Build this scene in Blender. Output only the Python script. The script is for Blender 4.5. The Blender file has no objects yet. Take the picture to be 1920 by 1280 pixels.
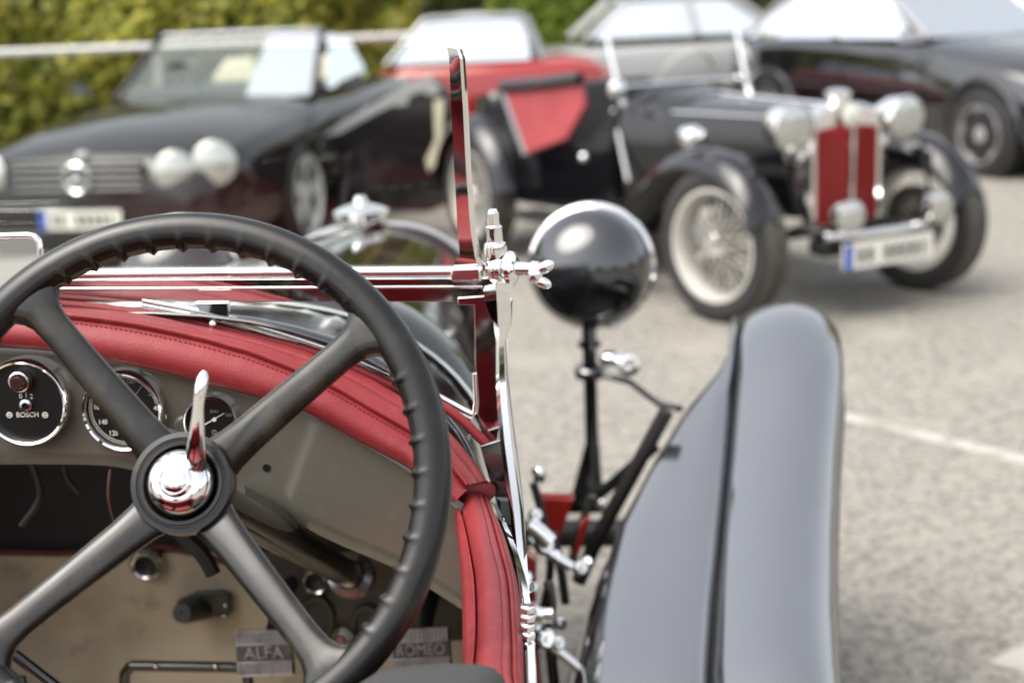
import bpy, math, random
import numpy as np
from mathutils import Vector, Matrix
rnd = random.Random(7)
SC = bpy.context.scene
COL = SC.collection
R = math.radians

# ------------------------------------------------------------------ camera, sky, sun, exposure
CAM_H, PITCH, YAW, ROLL, FPX = 1.5, 13.0, 5.0, 2.4, 2773.0
cam_d = bpy.data.cameras.new('camera')
cam = bpy.data.objects.new('camera', cam_d); COL.objects.link(cam); SC.camera = cam
cam_d.sensor_width = 36.0; cam_d.lens = 52.0
cam_d.clip_start = 0.05; cam_d.clip_end = 2000
_f = Vector((-math.sin(R(YAW)) * math.cos(R(PITCH)), math.cos(R(YAW)) * math.cos(R(PITCH)), -math.sin(R(PITCH))))
_r = _f.cross(Vector((0, 0, 1))).normalized(); _u = _r.cross(_f)
CR = _r * math.cos(R(ROLL)) - _u * math.sin(R(ROLL))
CU = _u * math.cos(R(ROLL)) + _r * math.sin(R(ROLL))
CF = _f
m3 = Matrix((CR, CU, -CF)).transposed()
cam.matrix_world = Matrix.Translation((0, 0, CAM_H)) @ m3.to_4x4()
cam_d.dof.use_dof = True
cam_d.dof.focus_distance = 1.40
cam_d.dof.aperture_fstop = 4.0
cam_d.dof.aperture_blades = 0

SUN_EL, SUN_AZ = 60.0, 238.0          # azimuth clockwise from +Y
w = bpy.data.worlds.new('World'); SC.world = w; w.use_nodes = True
nt = w.node_tree; nt.nodes.clear()
sky = nt.nodes.new('ShaderNodeTexSky'); sky.sky_type = 'NISHITA'; sky.sun_disc = False
sky.sun_elevation = R(SUN_EL); sky.sun_rotation = R(SUN_AZ)
sky.air_density = 1.0; sky.dust_density = 4.0; sky.ozone_density = 1.0; sky.altitude = 100
hsv = nt.nodes.new('ShaderNodeHueSaturation'); hsv.inputs['Saturation'].default_value = 0.28
bg = nt.nodes.new('ShaderNodeBackground'); bg.inputs['Strength'].default_value = 0.15
wo = nt.nodes.new('ShaderNodeOutputWorld')
nt.links.new(sky.outputs[0], hsv.inputs['Color']); nt.links.new(hsv.outputs[0], bg.inputs['Color'])
nt.links.new(bg.outputs[0], wo.inputs[0])
sun_d = bpy.data.lights.new('sun', 'SUN'); sun_d.energy = 1.1; sun_d.angle = R(60); sun_d.color = (1.0, 0.93, 0.82)
sun = bpy.data.objects.new('sun', sun_d); COL.objects.link(sun)
_sd = Vector((math.sin(R(SUN_AZ)) * math.cos(R(SUN_EL)), math.cos(R(SUN_AZ)) * math.cos(R(SUN_EL)), math.sin(R(SUN_EL))))
sun.rotation_euler = (-_sd).to_track_quat('-Z', 'Y').to_euler()
sun.location = (0, 0, 20)
vs = SC.view_settings
vs.view_transform = 'Standard'; vs.look = 'None'; vs.gamma = 1; vs.use_curve_mapping = False
vs.exposure = 1.36
SC.cycles.max_bounces = 8; SC.cycles.transparent_max_bounces = 12
SC.cycles.caustics_reflective = False; SC.cycles.caustics_refractive = False

# ------------------------------------------------------------------ measuring helpers
def ray(px, py):
    return CF + CR * ((px - 960) / FPX) - CU * ((py - 640) / FPX)
ORG = Vector((0, 0, CAM_H))
def V(px, py, Y):                     # a measured point on the upright plane Y = const
    d = ray(px, py); return ORG + d * (Y / d.y)
def D(px, py, dep):                   # a measured point at a distance along the view axis
    return ORG + ray(px, py) * dep
def Z(px, py, z):                     # a measured point on the level z = const
    d = ray(px, py); return ORG + d * ((z - CAM_H) / d.z)
def onplane(px, py, p, n):
    d = ray(px, py); return ORG + d * ((p - ORG).dot(n) / d.dot(n))
def lerp(a, b, t): return a + (b - a) * t
def resample(pts, n):
    pts = [Vector(p) for p in pts]
    L = [0]
    for a, b in zip(pts, pts[1:]): L.append(L[-1] + (b - a).length)
    out = []
    for i in range(n):
        s = L[-1] * i / (n - 1); k = 0
        while k < len(pts) - 2 and L[k + 1] < s: k += 1
        t = (s - L[k]) / max(1e-9, L[k + 1] - L[k])
        p0 = pts[max(0, k - 1)]; p1 = pts[k]; p2 = pts[k + 1]; p3 = pts[min(len(pts) - 1, k + 2)]
        out.append(0.5 * ((2 * p1) + (p2 - p0) * t + (2 * p0 - 5 * p1 + 4 * p2 - p3) * t * t + (3 * p1 - p0 - 3 * p2 + p3) * t ** 3))
    return out

# ------------------------------------------------------------------ mesh builder
class MB:
    def __init__(s): s.v = []; s.f = []
    def add(s, vs_, fs):
        o = len(s.v); s.v += [tuple(p) for p in vs_]; s.f += [tuple(i + o for i in f) for f in fs]; return s
    def box(s, c, size, rot=None):
        h = [x / 2 for x in size]; c = Vector(c)
        P = [Vector((x, y, z)) for x in (-h[0], h[0]) for y in (-h[1], h[1]) for z in (-h[2], h[2])]
        if rot is not None: P = [rot @ p for p in P]
        return s.add([c + p for p in P], [(0, 1, 3, 2), (4, 6, 7, 5), (0, 4, 5, 1), (2, 3, 7, 6), (0, 2, 6, 4), (1, 5, 7, 3)])
    def loft(s, secs, closed=True, caps=True):
        n = len(secs[0]); P = [p for q in secs for p in q]; F = []
        for i in range(len(secs) - 1):
            for j in range(n if closed else n - 1):
                a, b = i * n + j, i * n + (j + 1) % n
                F.append((a, b, b + n, a + n))
        if closed and caps:
            F.append(tuple(range(n - 1, -1, -1))); F.append(tuple(range((len(secs) - 1) * n, len(secs) * n)))
        return s.add(P, F)
    def tube(s, pts, r, n=10, flat=1.0, up=None, caps=True):
        pts = [Vector(p) for p in pts]; m = len(pts)
        rs = r if isinstance(r, (list, tuple)) else [r] * m
        secs = []; prev = None
        for i in range(m):
            t = (pts[min(i + 1, m - 1)] - pts[max(i - 1, 0)]).normalized()
            if up is not None: a = (up - t * up.dot(t)).normalized()
            elif prev is None:
                a = t.orthogonal().normalized()
            else: a = (prev - t * prev.dot(t)).normalized()
            prev = a; b = t.cross(a)
            secs.append([pts[i] + a * (rs[i] * flat * math.cos(2 * math.pi * k / n)) + b * (rs[i] * math.sin(2 * math.pi * k / n)) for k in range(n)])
        return s.loft(secs, True, caps)
    def lathe(s, prof, o, ax, n=32):
        o = Vector(o); ax = Vector(ax).normalized(); a = ax.orthogonal().normalized(); b = ax.cross(a)
        secs = [[o + ax * h + (a * math.cos(2 * math.pi * k / n) + b * math.sin(2 * math.pi * k / n)) * max(r, 1e-5) for k in range(n)] for r, h in prof]
        return s.loft(secs, True, False)
    def prism(s, poly, off):
        n = len(poly); P = [Vector(p) for p in poly]; off = Vector(off)
        return s.add(P + [p + off for p in P], [tuple(range(n)), tuple(range(2 * n - 1, n - 1, -1))] + [(i, i + n, (i + 1) % n + n, (i + 1) % n) for i in range(n)])
    def sphere(s, c, r, nu=20, nv=12, rot=None):
        rr = r if isinstance(r, (tuple, list)) else (r, r, r); secs = []
        for i in range(nv + 1):
            th = math.pi * i / nv
            q = [Vector((rr[0] * max(math.sin(th), 1e-4) * math.cos(2 * math.pi * k / nu), rr[1] * max(math.sin(th), 1e-4) * math.sin(2 * math.pi * k / nu), rr[2] * math.cos(th))) for k in range(nu)]
            secs.append([Vector(c) + (rot @ p if rot is not None else p) for p in q])
        return s.loft(secs, True, True)
    def build(s, name, m, parent=None, smooth=True, ang=38, bevel=0, kind=None, label=None, off=None):
        me = bpy.data.meshes.new(name)
        off = Vector(off) if off is not None else (Vector(ORIG.get(root_of(parent), (0, 0, 0))) if parent else Vector((0, 0, 0)))
        me.from_pydata([tuple(Vector(p) - off) for p in s.v], [], s.f)
        import bmesh
        bm = bmesh.new(); bm.from_mesh(me); bmesh.ops.recalc_face_normals(bm, faces=bm.faces); bm.to_mesh(me); bm.free()
        me.validate()
        if smooth:
            me.shade_smooth(); me.set_sharp_from_angle(angle=R(ang))
        o = bpy.data.objects.new(name, me); COL.objects.link(o)
        if m is not None: me.materials.append(m)
        if parent: o.parent = parent
        if bevel:
            b = o.modifiers.new('bevel', 'BEVEL'); b.width = bevel; b.segments = 2; b.limit_method = 'ANGLE'; b.angle_limit = R(40)
        if kind: o['kind'] = kind
        if label: o['label'] = label
        return o
ORIG = {}
def root_of(o):
    while o.parent: o = o.parent
    return o.name
def thing(name, label, cat, loc=(0, 0, 0), rz=0, group=None, world=False):
    o = bpy.data.objects.new(name, None); COL.objects.link(o)
    o.empty_display_size = 0.2
    o.location = loc; o.rotation_euler = (0, 0, rz); o['label'] = label; o['category'] = cat
    if group: o['group'] = group
    if world: ORIG[o.name] = tuple(loc)
    return o
def tag(o, label, cat, group=None):
    o['label'] = label; o['category'] = cat
    if group: o['group'] = group
    return o
def text(body, c, ux, uy, h, m, parent, name='lettering', ext=0.0004, align='CENTER', sx=1.0):
    cu = bpy.data.curves.new(name, 'FONT'); cu.body = body; cu.size = 1.0; cu.align_x = align; cu.align_y = 'CENTER'
    cu.extrude = ext / h; cu.resolution_u = 3
    tmp = bpy.data.objects.new('tmp_text', cu); COL.objects.link(tmp)
    dg = bpy.context.evaluated_depsgraph_get(); dg.update()
    me = bpy.data.meshes.new_from_object(tmp.evaluated_get(dg))
    bpy.data.objects.remove(tmp); bpy.data.curves.remove(cu)
    c = Vector(c); ux = Vector(ux).normalized(); uy = Vector(uy).normalized(); uz = ux.cross(uy)
    off = Vector(ORIG.get(root_of(parent), (0, 0, 0)))
    k = h / 0.70
    for v in me.vertices:
        p = v.co.copy(); v.co = c + ux * p.x * k * sx + uy * p.y * k + uz * p.z * k - off
    me.materials.clear(); me.materials.append(m)
    o = bpy.data.objects.new(name, me); COL.objects.link(o); o.parent = parent
    return o
def copy_tree(o, parent=None):
    c = o.copy(); COL.objects.link(c)
    if parent: c.parent = parent
    for ch in list(o.children): copy_tree(ch, c)
    return c

# ------------------------------------------------------------------ materials
def mat(name, col, rough=0.5, metal=0.0, ior=1.5, coat=0.0, coat_rough=0.03, noise=None, bump=None, sheen=0, island=None, rnoise=None):
    m = bpy.data.materials.new(name); m.use_nodes = True; t = m.node_tree; b = t.nodes['Principled BSDF']
    b.inputs['Base Color'].default_value = (*col, 1); b.inputs['Roughness'].default_value = rough
    b.inputs['Metallic'].default_value = metal; b.inputs['IOR'].default_value = ior
    b.inputs['Coat Weight'].default_value = coat; b.inputs['Coat Roughness'].default_value = coat_rough
    if sheen: b.inputs['Sheen Weight'].default_value = sheen
    tc = t.nodes.new('ShaderNodeTexCoord')
    if noise:                          # list of (scale, second colour, low, high)
        prev = None
        for sc_, c2, lo, hi in noise:
            n = t.nodes.new('ShaderNodeTexNoise'); n.inputs['Scale'].default_value = sc_; n.inputs['Detail'].default_value = 5
            t.links.new(tc.outputs['Object'], n.inputs['Vector'])
            mr = t.nodes.new('ShaderNodeMapRange'); mr.inputs[1].default_value = lo; mr.inputs[2].default_value = hi
            t.links.new(n.outputs['Fac'], mr.inputs[0])
            mx = t.nodes.new('ShaderNodeMix'); mx.data_type = 'RGBA'
            if prev is None: mx.inputs[6].default_value = (*col, 1)
            else: t.links.new(prev, mx.inputs[6])
            mx.inputs[7].default_value = (*c2, 1); t.links.new(mr.outputs[0], mx.inputs[0]); prev = mx.outputs[2]
        t.links.new(prev, b.inputs['Base Color'])
    if island:                         # colours picked per leaf
        g = t.nodes.new('ShaderNodeNewGeometry'); cr = t.nodes.new('ShaderNodeValToRGB')
        e = cr.color_ramp.elements
        while len(e) < len(island): e.new(0.5)
        for k, c in enumerate(island): e[k].position = k / (len(island) - 1); e[k].color = (*c, 1)
        t.links.new(g.outputs['Random Per Island'], cr.inputs[0]); t.links.new(cr.outputs[0], b.inputs['Base Color'])
        tl = t.nodes.new('ShaderNodeBsdfTranslucent'); t.links.new(cr.outputs[0], tl.inputs[0])
        ms = t.nodes.new('ShaderNodeMixShader'); ms.inputs[0].default_value = 0.40
        t.links.new(b.outputs[0], ms.inputs[1]); t.links.new(tl.outputs[0], ms.inputs[2])
        t.links.new(ms.outputs[0], t.nodes['Material Output'].inputs[0])
    if rnoise:
        n = t.nodes.new('ShaderNodeTexNoise'); n.inputs['Scale'].default_value = rnoise[0]; n.inputs['Detail'].default_value = 4
        t.links.new(tc.outputs['Object'], n.inputs['Vector'])
        mr = t.nodes.new('ShaderNodeMapRange'); mr.inputs[1].default_value = 0.35; mr.inputs[2].default_value = 0.7
        mr.inputs[3].default_value = rnoise[1]; mr.inputs[4].default_value = rnoise[2]
        t.links.new(n.outputs['Fac'], mr.inputs[0]); t.links.new(mr.outputs[0], b.inputs['Roughness'])
    if bump:
        n = t.nodes.new('ShaderNodeTexNoise'); n.inputs['Scale'].default_value = bump[0]; n.inputs['Detail'].default_value = 4
        t.links.new(tc.outputs['Object'], n.inputs['Vector'])
        bp = t.nodes.new('ShaderNodeBump'); bp.inputs['Strength'].default_value = bump[1]; bp.inputs['Distance'].default_value = bump[2]
        t.links.new(n.outputs['Fac'], bp.inputs['Height']); t.links.new(bp.outputs[0], b.inputs['Normal'])
    return m
def glass(name, tint, fac_min, fac_max, rough=0.0):
    m = bpy.data.materials.new(name); m.use_nodes = True; t = m.node_tree; t.nodes.clear()
    o = t.nodes.new('ShaderNodeOutputMaterial'); tr = t.nodes.new('ShaderNodeBsdfTransparent'); tr.inputs[0].default_value = (*tint, 1)
    g = t.nodes.new('ShaderNodeBsdfGlossy'); g.inputs['Roughness'].default_value = rough; g.inputs[0].default_value = (0.95, 0.97, 0.97, 1)
    ge = t.nodes.new('ShaderNodeNewGeometry'); dt = t.nodes.new('ShaderNodeVectorMath'); dt.operation = 'DOT_PRODUCT'
    t.links.new(ge.outputs['Incoming'], dt.inputs[0]); t.links.new(ge.outputs['Normal'], dt.inputs[1])
    prev = dt.outputs['Value']
    for op, v in (('ABSOLUTE', None), ('SUBTRACT', 1.0), ('POWER', 5.0), ('MULTIPLY_ADD', 0.96)):   # Schlick reflectance of glass
        n = t.nodes.new('ShaderNodeMath'); n.operation = op
        if op == 'SUBTRACT': n.inputs[0].default_value = v; t.links.new(prev, n.inputs[1])
        else:
            t.links.new(prev, n.inputs[0])
            if v: n.inputs[1].default_value = v
        if op == 'MULTIPLY_ADD': n.inputs[2].default_value = 0.04
        prev = n.outputs[0]
    mr = t.nodes.new('ShaderNodeMapRange'); mr.inputs[3].default_value = fac_min; mr.inputs[4].default_value = fac_max
    t.links.new(prev, mr.inputs[0])
    mx = t.nodes.new('ShaderNodeMixShader')
    t.links.new(mr.outputs[0], mx.inputs[0]); t.links.new(tr.outputs[0], mx.inputs[1]); t.links.new(g.outputs[0], mx.inputs[2])
    t.links.new(mx.outputs[0], o.inputs[0]); return m
M = {}
M['black'] = mat('black_paint', (0.006, 0.006, 0.007), 0.06, 0, 2.0, rnoise=(6, 0.03, 0.09))
M['wing'] = mat('wing_paint', (0.022, 0.0235, 0.027), 0.15, 0, 3.6, rnoise=(7, 0.11, 0.19), bump=(3, 0.02, 0.004))
M['tourer'] = mat('tourer_black', (0.004, 0.004, 0.005), 0.07, 0, 1.6)
M['satin'] = mat('satin_black', (0.012, 0.012, 0.012), 0.45)
M['chrome'] = mat('chrome', (0.86, 0.85, 0.84), 0.05, 1.0, rnoise=(25, 0.03, 0.08))
M['brushed'] = mat('dull_chrome', (0.70, 0.69, 0.66), 0.22, 1.0)
M['leather'] = mat('red_leather', (0.235, 0.020, 0.024), 0.50, 0, 1.45, noise=[(9, (0.17, 0.013, 0.016), 0.4, 0.75), (45, (0.28, 0.035, 0.038), 0.5, 0.8)], bump=(520, 0.5, 0.0010))
M['thread'] = mat('dark_thread', (0.10, 0.008, 0.010), 0.8)
M['bakelite'] = mat('black_rubber_rim', (0.006, 0.0056, 0.005), 0.26, 0, 1.46, noise=[(30, (0.017, 0.014, 0.009), 0.5, 0.75)], rnoise=(14, 0.15, 0.36), bump=(220, 0.08, 0.0006))
M['spoke'] = mat('worn_black_spoke', (0.012, 0.0105, 0.008), 0.26, 0, 1.55, noise=[(25, (0.05, 0.041, 0.028), 0.5, 0.8)], rnoise=(22, 0.17, 0.36), bump=(160, 0.08, 0.0006))
M['dash'] = mat('olive_grey_paint', (0.12, 0.113, 0.088), 0.14, 0, 1.5, noise=[(4, (0.10, 0.094, 0.074), 0.4, 0.7), (60, (0.145, 0.137, 0.11), 0.55, 0.8), (4, (0.108, 0.10, 0.08), 0.4, 0.7)], coat=0.4)
M['face'] = mat('gauge_face', (0.004, 0.004, 0.004), 0.35)
M['ivory'] = mat('ivory_print', (0.62, 0.60, 0.52), 0.6)
M['dimprint'] = mat('faded_print', (0.16, 0.15, 0.13), 0.6)
M['knob'] = mat('dark_red_knob', (0.03, 0.008, 0.007), 0.3)
M['board'] = mat('worn_tan_board', (0.56, 0.46, 0.32), 0.75, noise=[(5, (0.30, 0.24, 0.16), 0.42, 0.75), (14, (0.14, 0.11, 0.075), 0.58, 0.8)], bump=(60, 0.2, 0.001))
M['dark'] = mat('dark_bulkhead', (0.008, 0.007, 0.006), 0.6)
M['rust'] = mat('red_brown_trim', (0.09, 0.018, 0.010), 0.7)
M['olive'] = mat('dark_olive_rubber', (0.035, 0.036, 0.028), 0.45)
M['steel'] = mat('cast_pedal_metal', (0.62, 0.61, 0.59), 0.35, 0.6, noise=[(60, (0.36, 0.35, 0.33), 0.45, 0.7)])
M['steeldark'] = mat('relief_shade_pedal_face', (0.10, 0.092, 0.084), 0.5, 0.2, noise=[(60, (0.06, 0.054, 0.048), 0.45, 0.7)])  # face darkened to stand for shade between the raised parts
M['plateb'] = mat('shade_brown_plate', (0.055, 0.044, 0.033), 0.5, noise=[(18, (0.03, 0.024, 0.018), 0.42, 0.7)])
M['steelmid'] = mat('relief_lit_metal', (0.42, 0.40, 0.38), 0.38, 0.4, noise=[(90, (0.22, 0.205, 0.19), 0.5, 0.7)])  # letters coloured lighter than the face, as if lit in relief
M['bronze'] = mat('dark_bronze_tube', (0.022, 0.018, 0.013), 0.18, 0.0, 1.7)
M['pane'] = glass('windscreen_glass', (0.95, 0.965, 0.945), 0.0, 0.7)
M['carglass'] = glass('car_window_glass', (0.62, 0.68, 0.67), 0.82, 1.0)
M['screen'] = glass('clear_screen_glass', (0.92, 0.94, 0.90), 0.05, 1.0)
M['mirror'] = mat('mirror_glass', (0.85, 0.87, 0.86), 0.02, 1.0)
M['cloth'] = mat('charcoal_cloth', (0.035, 0.035, 0.034), 0.9, bump=(300, 0.4, 0.001))
M['tyre'] = mat('tyre_rubber', (0.018, 0.017, 0.016), 0.7)
M['tread'] = mat('dusty_tyre_tread', (0.085, 0.076, 0.062), 0.85, noise=[(8, (0.05, 0.045, 0.038), 0.4, 0.7)])
M['rimpaint'] = mat('silver_wheel_paint', (0.56, 0.54, 0.49), 0.35, 0.25)
M['brakedrum'] = mat('dusty_brake_drum', (0.10, 0.09, 0.075), 0.6)
M['alloy'] = mat('alloy_wheel', (0.84, 0.82, 0.78), 0.4, 0.1)
M['redpaint'] = mat('red_car_paint', (0.30, 0.014, 0.011), 0.15, 0, 1.6, coat=0.6)
M['redgrille'] = mat('dark_red_grille', (0.23, 0.010, 0.008), 0.45)
M['redtrim'] = mat('faded_red_trim', (0.38, 0.060, 0.068), 0.55, noise=[(6, (0.30, 0.045, 0.05), 0.4, 0.7)])
M['cream'] = mat('cream_car_paint', (0.62, 0.60, 0.52), 0.2, 0, 1.5, coat=0.5)
M['slpaint'] = mat('brown_black_paint', (0.010, 0.008, 0.009), 0.13, 0, 1.6)
M['silver'] = mat('silver_grey_paint', (0.35, 0.35, 0.36), 0.25, 0.4)
M['greysilver'] = mat('grey_silver_paint', (0.33, 0.335, 0.325), 0.3, 0.2, coat=0.3)
M['lens'] = mat('lamp_glass', (0.52, 0.52, 0.49), 0.08, 0.6, 1.5, coat=0.5)
M['tail'] = mat('red_lamp_glass', (0.5, 0.02, 0.01), 0.2)
M['plate'] = mat('plate_white', (0.72, 0.70, 0.62), 0.5)
M['blue'] = mat('plate_blue', (0.02, 0.08, 0.42), 0.5)
M['ink'] = mat('plate_ink', (0.05, 0.05, 0.05), 0.6)
M['creamtrim'] = mat('cream_trim', (0.50, 0.45, 0.34), 0.5)
M['asphalt'] = mat('pale_asphalt', (0.23, 0.213, 0.182), 0.9, noise=[(0.5, (0.27, 0.25, 0.215), 0.35, 0.7), (16, (0.135, 0.125, 0.106), 0.46, 0.68), (32, (0.095, 0.088, 0.074), 0.52, 0.66), (40, (0.085, 0.08, 0.07), 0.55, 0.66), (2.2, (0.27, 0.25, 0.21), 0.55, 0.75), (95, (0.33, 0.31, 0.275), 0.52, 0.72)], bump=(70, 0.6, 0.004))
M['paint'] = mat('worn_white_road_paint', (0.37, 0.355, 0.32), 0.8, noise=[(14, (0.22, 0.20, 0.17), 0.50, 0.66), (3, (0.24, 0.22, 0.19), 0.52, 0.70)])
M['leafvar'] = mat('variegated_leaves', (0.1, 0.1, 0.02), 0.5, island=[(0.08, 0.12, 0.02), (0.30, 0.33, 0.05), (0.44, 0.44, 0.06), (0.50, 0.46, 0.08), (0.60, 0.55, 0.16), (0.09, 0.14, 0.03), (0.44, 0.43, 0.08)])
M['leafbright'] = mat('bright_green_leaves', (0.1, 0.1, 0.02), 0.5, island=[(0.17, 0.25, 0.02), (0.24, 0.32, 0.03), (0.30, 0.38, 0.04), (0.14, 0.22, 0.02)])
M['leafdark'] = mat('dark_green_leaves', (0.1, 0.1, 0.02), 0.5, island=[(0.03, 0.05, 0.010), (0.06, 0.085, 0.016), (0.09, 0.115, 0.022), (0.13, 0.14, 0.028)])
M['bark'] = mat('bark', (0.06, 0.045, 0.03), 0.9, noise=[(12, (0.03, 0.022, 0.015), 0.4, 0.7)], bump=(30, 0.8, 0.02))
M['rail'] = mat('galvanised_rail', (0.42, 0.42, 0.40), 0.45, 0.3)
M['housewall'] = mat('pale_render', (0.5, 0.47, 0.40), 0.9)

# ------------------------------------------------------------------ ground, road paint
g = MB()
nx = 40
g.add([(-150, -60, 0), (150, -60, 0), (150, 160, 0), (-150, 160, 0)], [(0, 1, 2, 3)])
o = g.build('car_park_ground', M['asphalt'], None, smooth=False); o['kind'] = 'structure'
def strip(p, q, wd):
    p = Vector(p); q = Vector(q); s = (q - p).cross(Vector((0, 0, 1))).normalized() * wd / 2
    return MB().prism([p - s, p + s, q + s, q - s], (0, 0, 0.004))
a_, b_ = Z(1590, 783, 0), Z(1920, 862, 0); dd = (b_ - a_)
o = strip(a_ - dd * 0.9, a_ + dd * 6, 0.07).build('bay_line', M['paint'], None, smooth=False); o['kind'] = 'structure'
c_ = Z(1935, 1238, 0)
o = strip(c_ - dd.normalized() * 0.06 + Vector((0, 0, 0)), c_ + dd.normalized() * 2.0, 0.16).build('bay_line', M['paint'], None, smooth=False); o['kind'] = 'structure'

# ------------------------------------------------------------------ hedges and trees
def leaf_mesh(name, P, size, m, seed, flat=0.5, face=(0, 0, 0)):
    rng = np.random.default_rng(seed); n = len(P)
    c = rng.normal(size=(n, 3)) + np.array(face); c /= np.linalg.norm(c, axis=1)[:, None]
    b = rng.normal(size=(n, 3)); b -= (b * c).sum(1)[:, None] * c; b /= np.linalg.norm(b, axis=1)[:, None]
    a = np.cross(b, c); s = size * rng.uniform(0.6, 1.4, n)[:, None]
    v = np.empty((n, 4, 3))
    v[:, 0] = P - a * s; v[:, 1] = P + b * s * flat + c * s * 0.15; v[:, 2] = P + a * s; v[:, 3] = P - b * s * flat + c * s * 0.15
    me = bpy.data.meshes.new(name)
    me.vertices.add(n * 4); me.vertices.foreach_set('co', v.reshape(-1).astype(np.float32))
    me.loops.add(n * 4); me.loops.foreach_set('vertex_index', np.arange(n * 4, dtype=np.int32))
    me.polygons.add(n); me.polygons.foreach_set('loop_start', np.arange(0, n * 4, 4, dtype=np.int32))
    me.update(); me.validate(); me.materials.append(m)
    return me
def hedge(label, x0, x1, y0, y1, h, m, n, size, seed, lump=0.18):
    t = thing('hedge', label, 'hedge', ((x0 + x1) / 2, (y0 + y1) / 2, 0))
    rng = np.random.default_rng(seed)
    u = rng.uniform(size=n); k = rng.uniform(size=n)
    X = rng.uniform(x0, x1, n); Zz = rng.uniform(0.03, h, n); Y = y0 + rng.exponential(0.06, n)
    top = k < 0.25
    Y[top] = rng.uniform(y0, y1, top.sum()); Zz[top] = h - rng.exponential(0.08, top.sum())
    for _ in range(60):
        cx, cz, rr = rng.uniform(x0, x1), rng.uniform(0, h), rng.uniform(0.2, 0.6)
        am = rng.uniform(-lump, lump) ; d2 = ((X - cx) ** 2 + (Zz - cz) ** 2) / rr ** 2
        Y -= am * np.exp(-d2) * (~top); Zz += top * am * 0.5 * np.exp(-((X - cx) ** 2) / rr ** 2)
    P = np.stack([X - (x0 + x1) / 2, Y - (y0 + y1) / 2, np.maximum(Zz, 0.02)], 1)
    ob = bpy.data.objects.new('leaves', leaf_mesh('leaves', P, size, m, seed, 0.6, (-0.5, -0.9, 1.3))); COL.objects.link(ob); ob.parent = t; ob['kind'] = 'stuff'
    br = MB()
    for k in range(int((x1 - x0) * 3)):
        x = rng.uniform(x0, x1) - (x0 + x1) / 2
        br.tube([(x, 0, 0), (x + rng.uniform(-.15, .15), rng.uniform(-.2, .2), h * 0.5), (x + rng.uniform(-.3, .3), rng.uniform(-.3, .3), h * 0.93)], [0.03, 0.02, 0.008], 6)
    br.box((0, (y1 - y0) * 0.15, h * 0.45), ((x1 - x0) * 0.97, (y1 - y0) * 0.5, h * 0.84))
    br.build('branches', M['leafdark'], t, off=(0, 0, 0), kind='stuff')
    return t
hedge('tall yellow and green variegated hedge behind the dark sports car', -14.5, -2.2, 15.6, 16.8, 2.9, M['leafvar'], 24000, 0.09, 3, 0.3)
hedge('smooth bright green clipped hedge behind the red car', -1.75, 1.3, 18.4, 19.6, 2.6, M['leafbright'], 8000, 0.05, 4, 0.1)
hedge('dark green hedge behind the silver saloon and the black saloon', -4.5, 15.0, 20.2, 21.4, 2.7, M['leafdark'], 15000, 0.08, 5)
rl = thing('guard_rail', 'pale grey horizontal guard rail running in front of the variegated hedge', 'guard rail', (-5, 14.6, 0), world=True)
ra, rb = V(-420, 118, 14.6), V(770, 69, 14.9)
MB().tube([ra, lerp(ra, rb, .5), rb], 0.045, 10).build('rail', M['rail'], rl)
for k in (.03, .60, .83):
    p = lerp(ra, rb, k); MB().tube([(p.x, p.y + .06, 0), (p.x, p.y + .06, p.z + .02)], 0.035, 8).build('post', M['rail'], rl)
TREE = {}
def tree(key, label, x, y, h, r, m, n, seed, group=None):
    t = thing('tree', label, 'tree', (x, y, 0), group=group)
    if key not in TREE:
        rng = np.random.default_rng(seed)
        tr = MB(); tr.tube([(0, 0, -0.1), (0.05, 0, h * 0.25), (-0.05, 0.05, h * 0.5), (0.05, 0, h * 0.8)], [0.2, 0.16, 0.11, 0.03], 10)
        C = []
        for k in range(11):
            an = rng.uniform(0, 6.28); z0 = h * rng.uniform(0.22, 0.6); L_ = r * rng.uniform(0.5, 0.95)
            e = np.array([math.cos(an) * L_, math.sin(an) * L_, z0 + L_ * rng.uniform(0.2, 0.9)])
            tr.tube([(0, 0, z0), tuple(e * [0.5, 0.5, 1] - [0, 0, (e[2] - z0) * 0.4]), tuple(e)], [0.06, 0.04, 0.015], 6)
            C.append((e, r * rng.uniform(0.3, 0.5)))
        for k in range(20):
            an = rng.uniform(0, 6.28); q = r * math.sqrt(rng.uniform(0, 1)) * 0.8
            zc = h * rng.uniform(0.3, 0.97); q *= min(1, 1.5 * (1.02 - zc / h) + 0.2)
            C.append((np.array([math.cos(an) * q, math.sin(an) * q, zc]), r * rng.uniform(0.2, 0.42)))
        P = []
        for c, rr in C:
            d = rng.normal(size=(n // len(C), 3)); d /= np.linalg.norm(d, axis=1)[:, None]
            P.append(c + d * rr * rng.uniform(0.55, 1.08, (len(d), 1)) * [1, 1, 0.8])
        P = np.concatenate(P); P[:, 2] = np.maximum(P[:, 2], 0.3)
        TREE[key] = (tr, leaf_mesh('crown', P, 0.13, m, seed))
        tk = tr.build('trunk', M['bark'], t, off=(0, 0, 0)); TREE[key] = (tk, TREE[key][1])
    else:
        tk = TREE[key][0].copy(); COL.objects.link(tk); tk.parent = t
    cr = bpy.data.objects.new('crown', TREE[key][1]); COL.objects.link(cr); cr.parent = t; cr['kind'] = 'stuff'
    t.rotation_euler = (0, 0, rnd.uniform(0, 6.28))
    return t
bl = ['tall tree behind the variegated hedge, nearest the guard rail', 'tall tree behind the far left end of the variegated hedge', 'tall tree behind the dark hedge beyond the black saloon']
for k, (x, y) in enumerate([(-19, 24), (-24, 22), (12.5, 27)]):
    tree('far%d' % (k % 2), bl[k], x, y, 9.0, 3.4, M['leafdark'] if k % 2 else M['leafvar'], 9000, 21 + k, 'trees behind the hedges')
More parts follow.
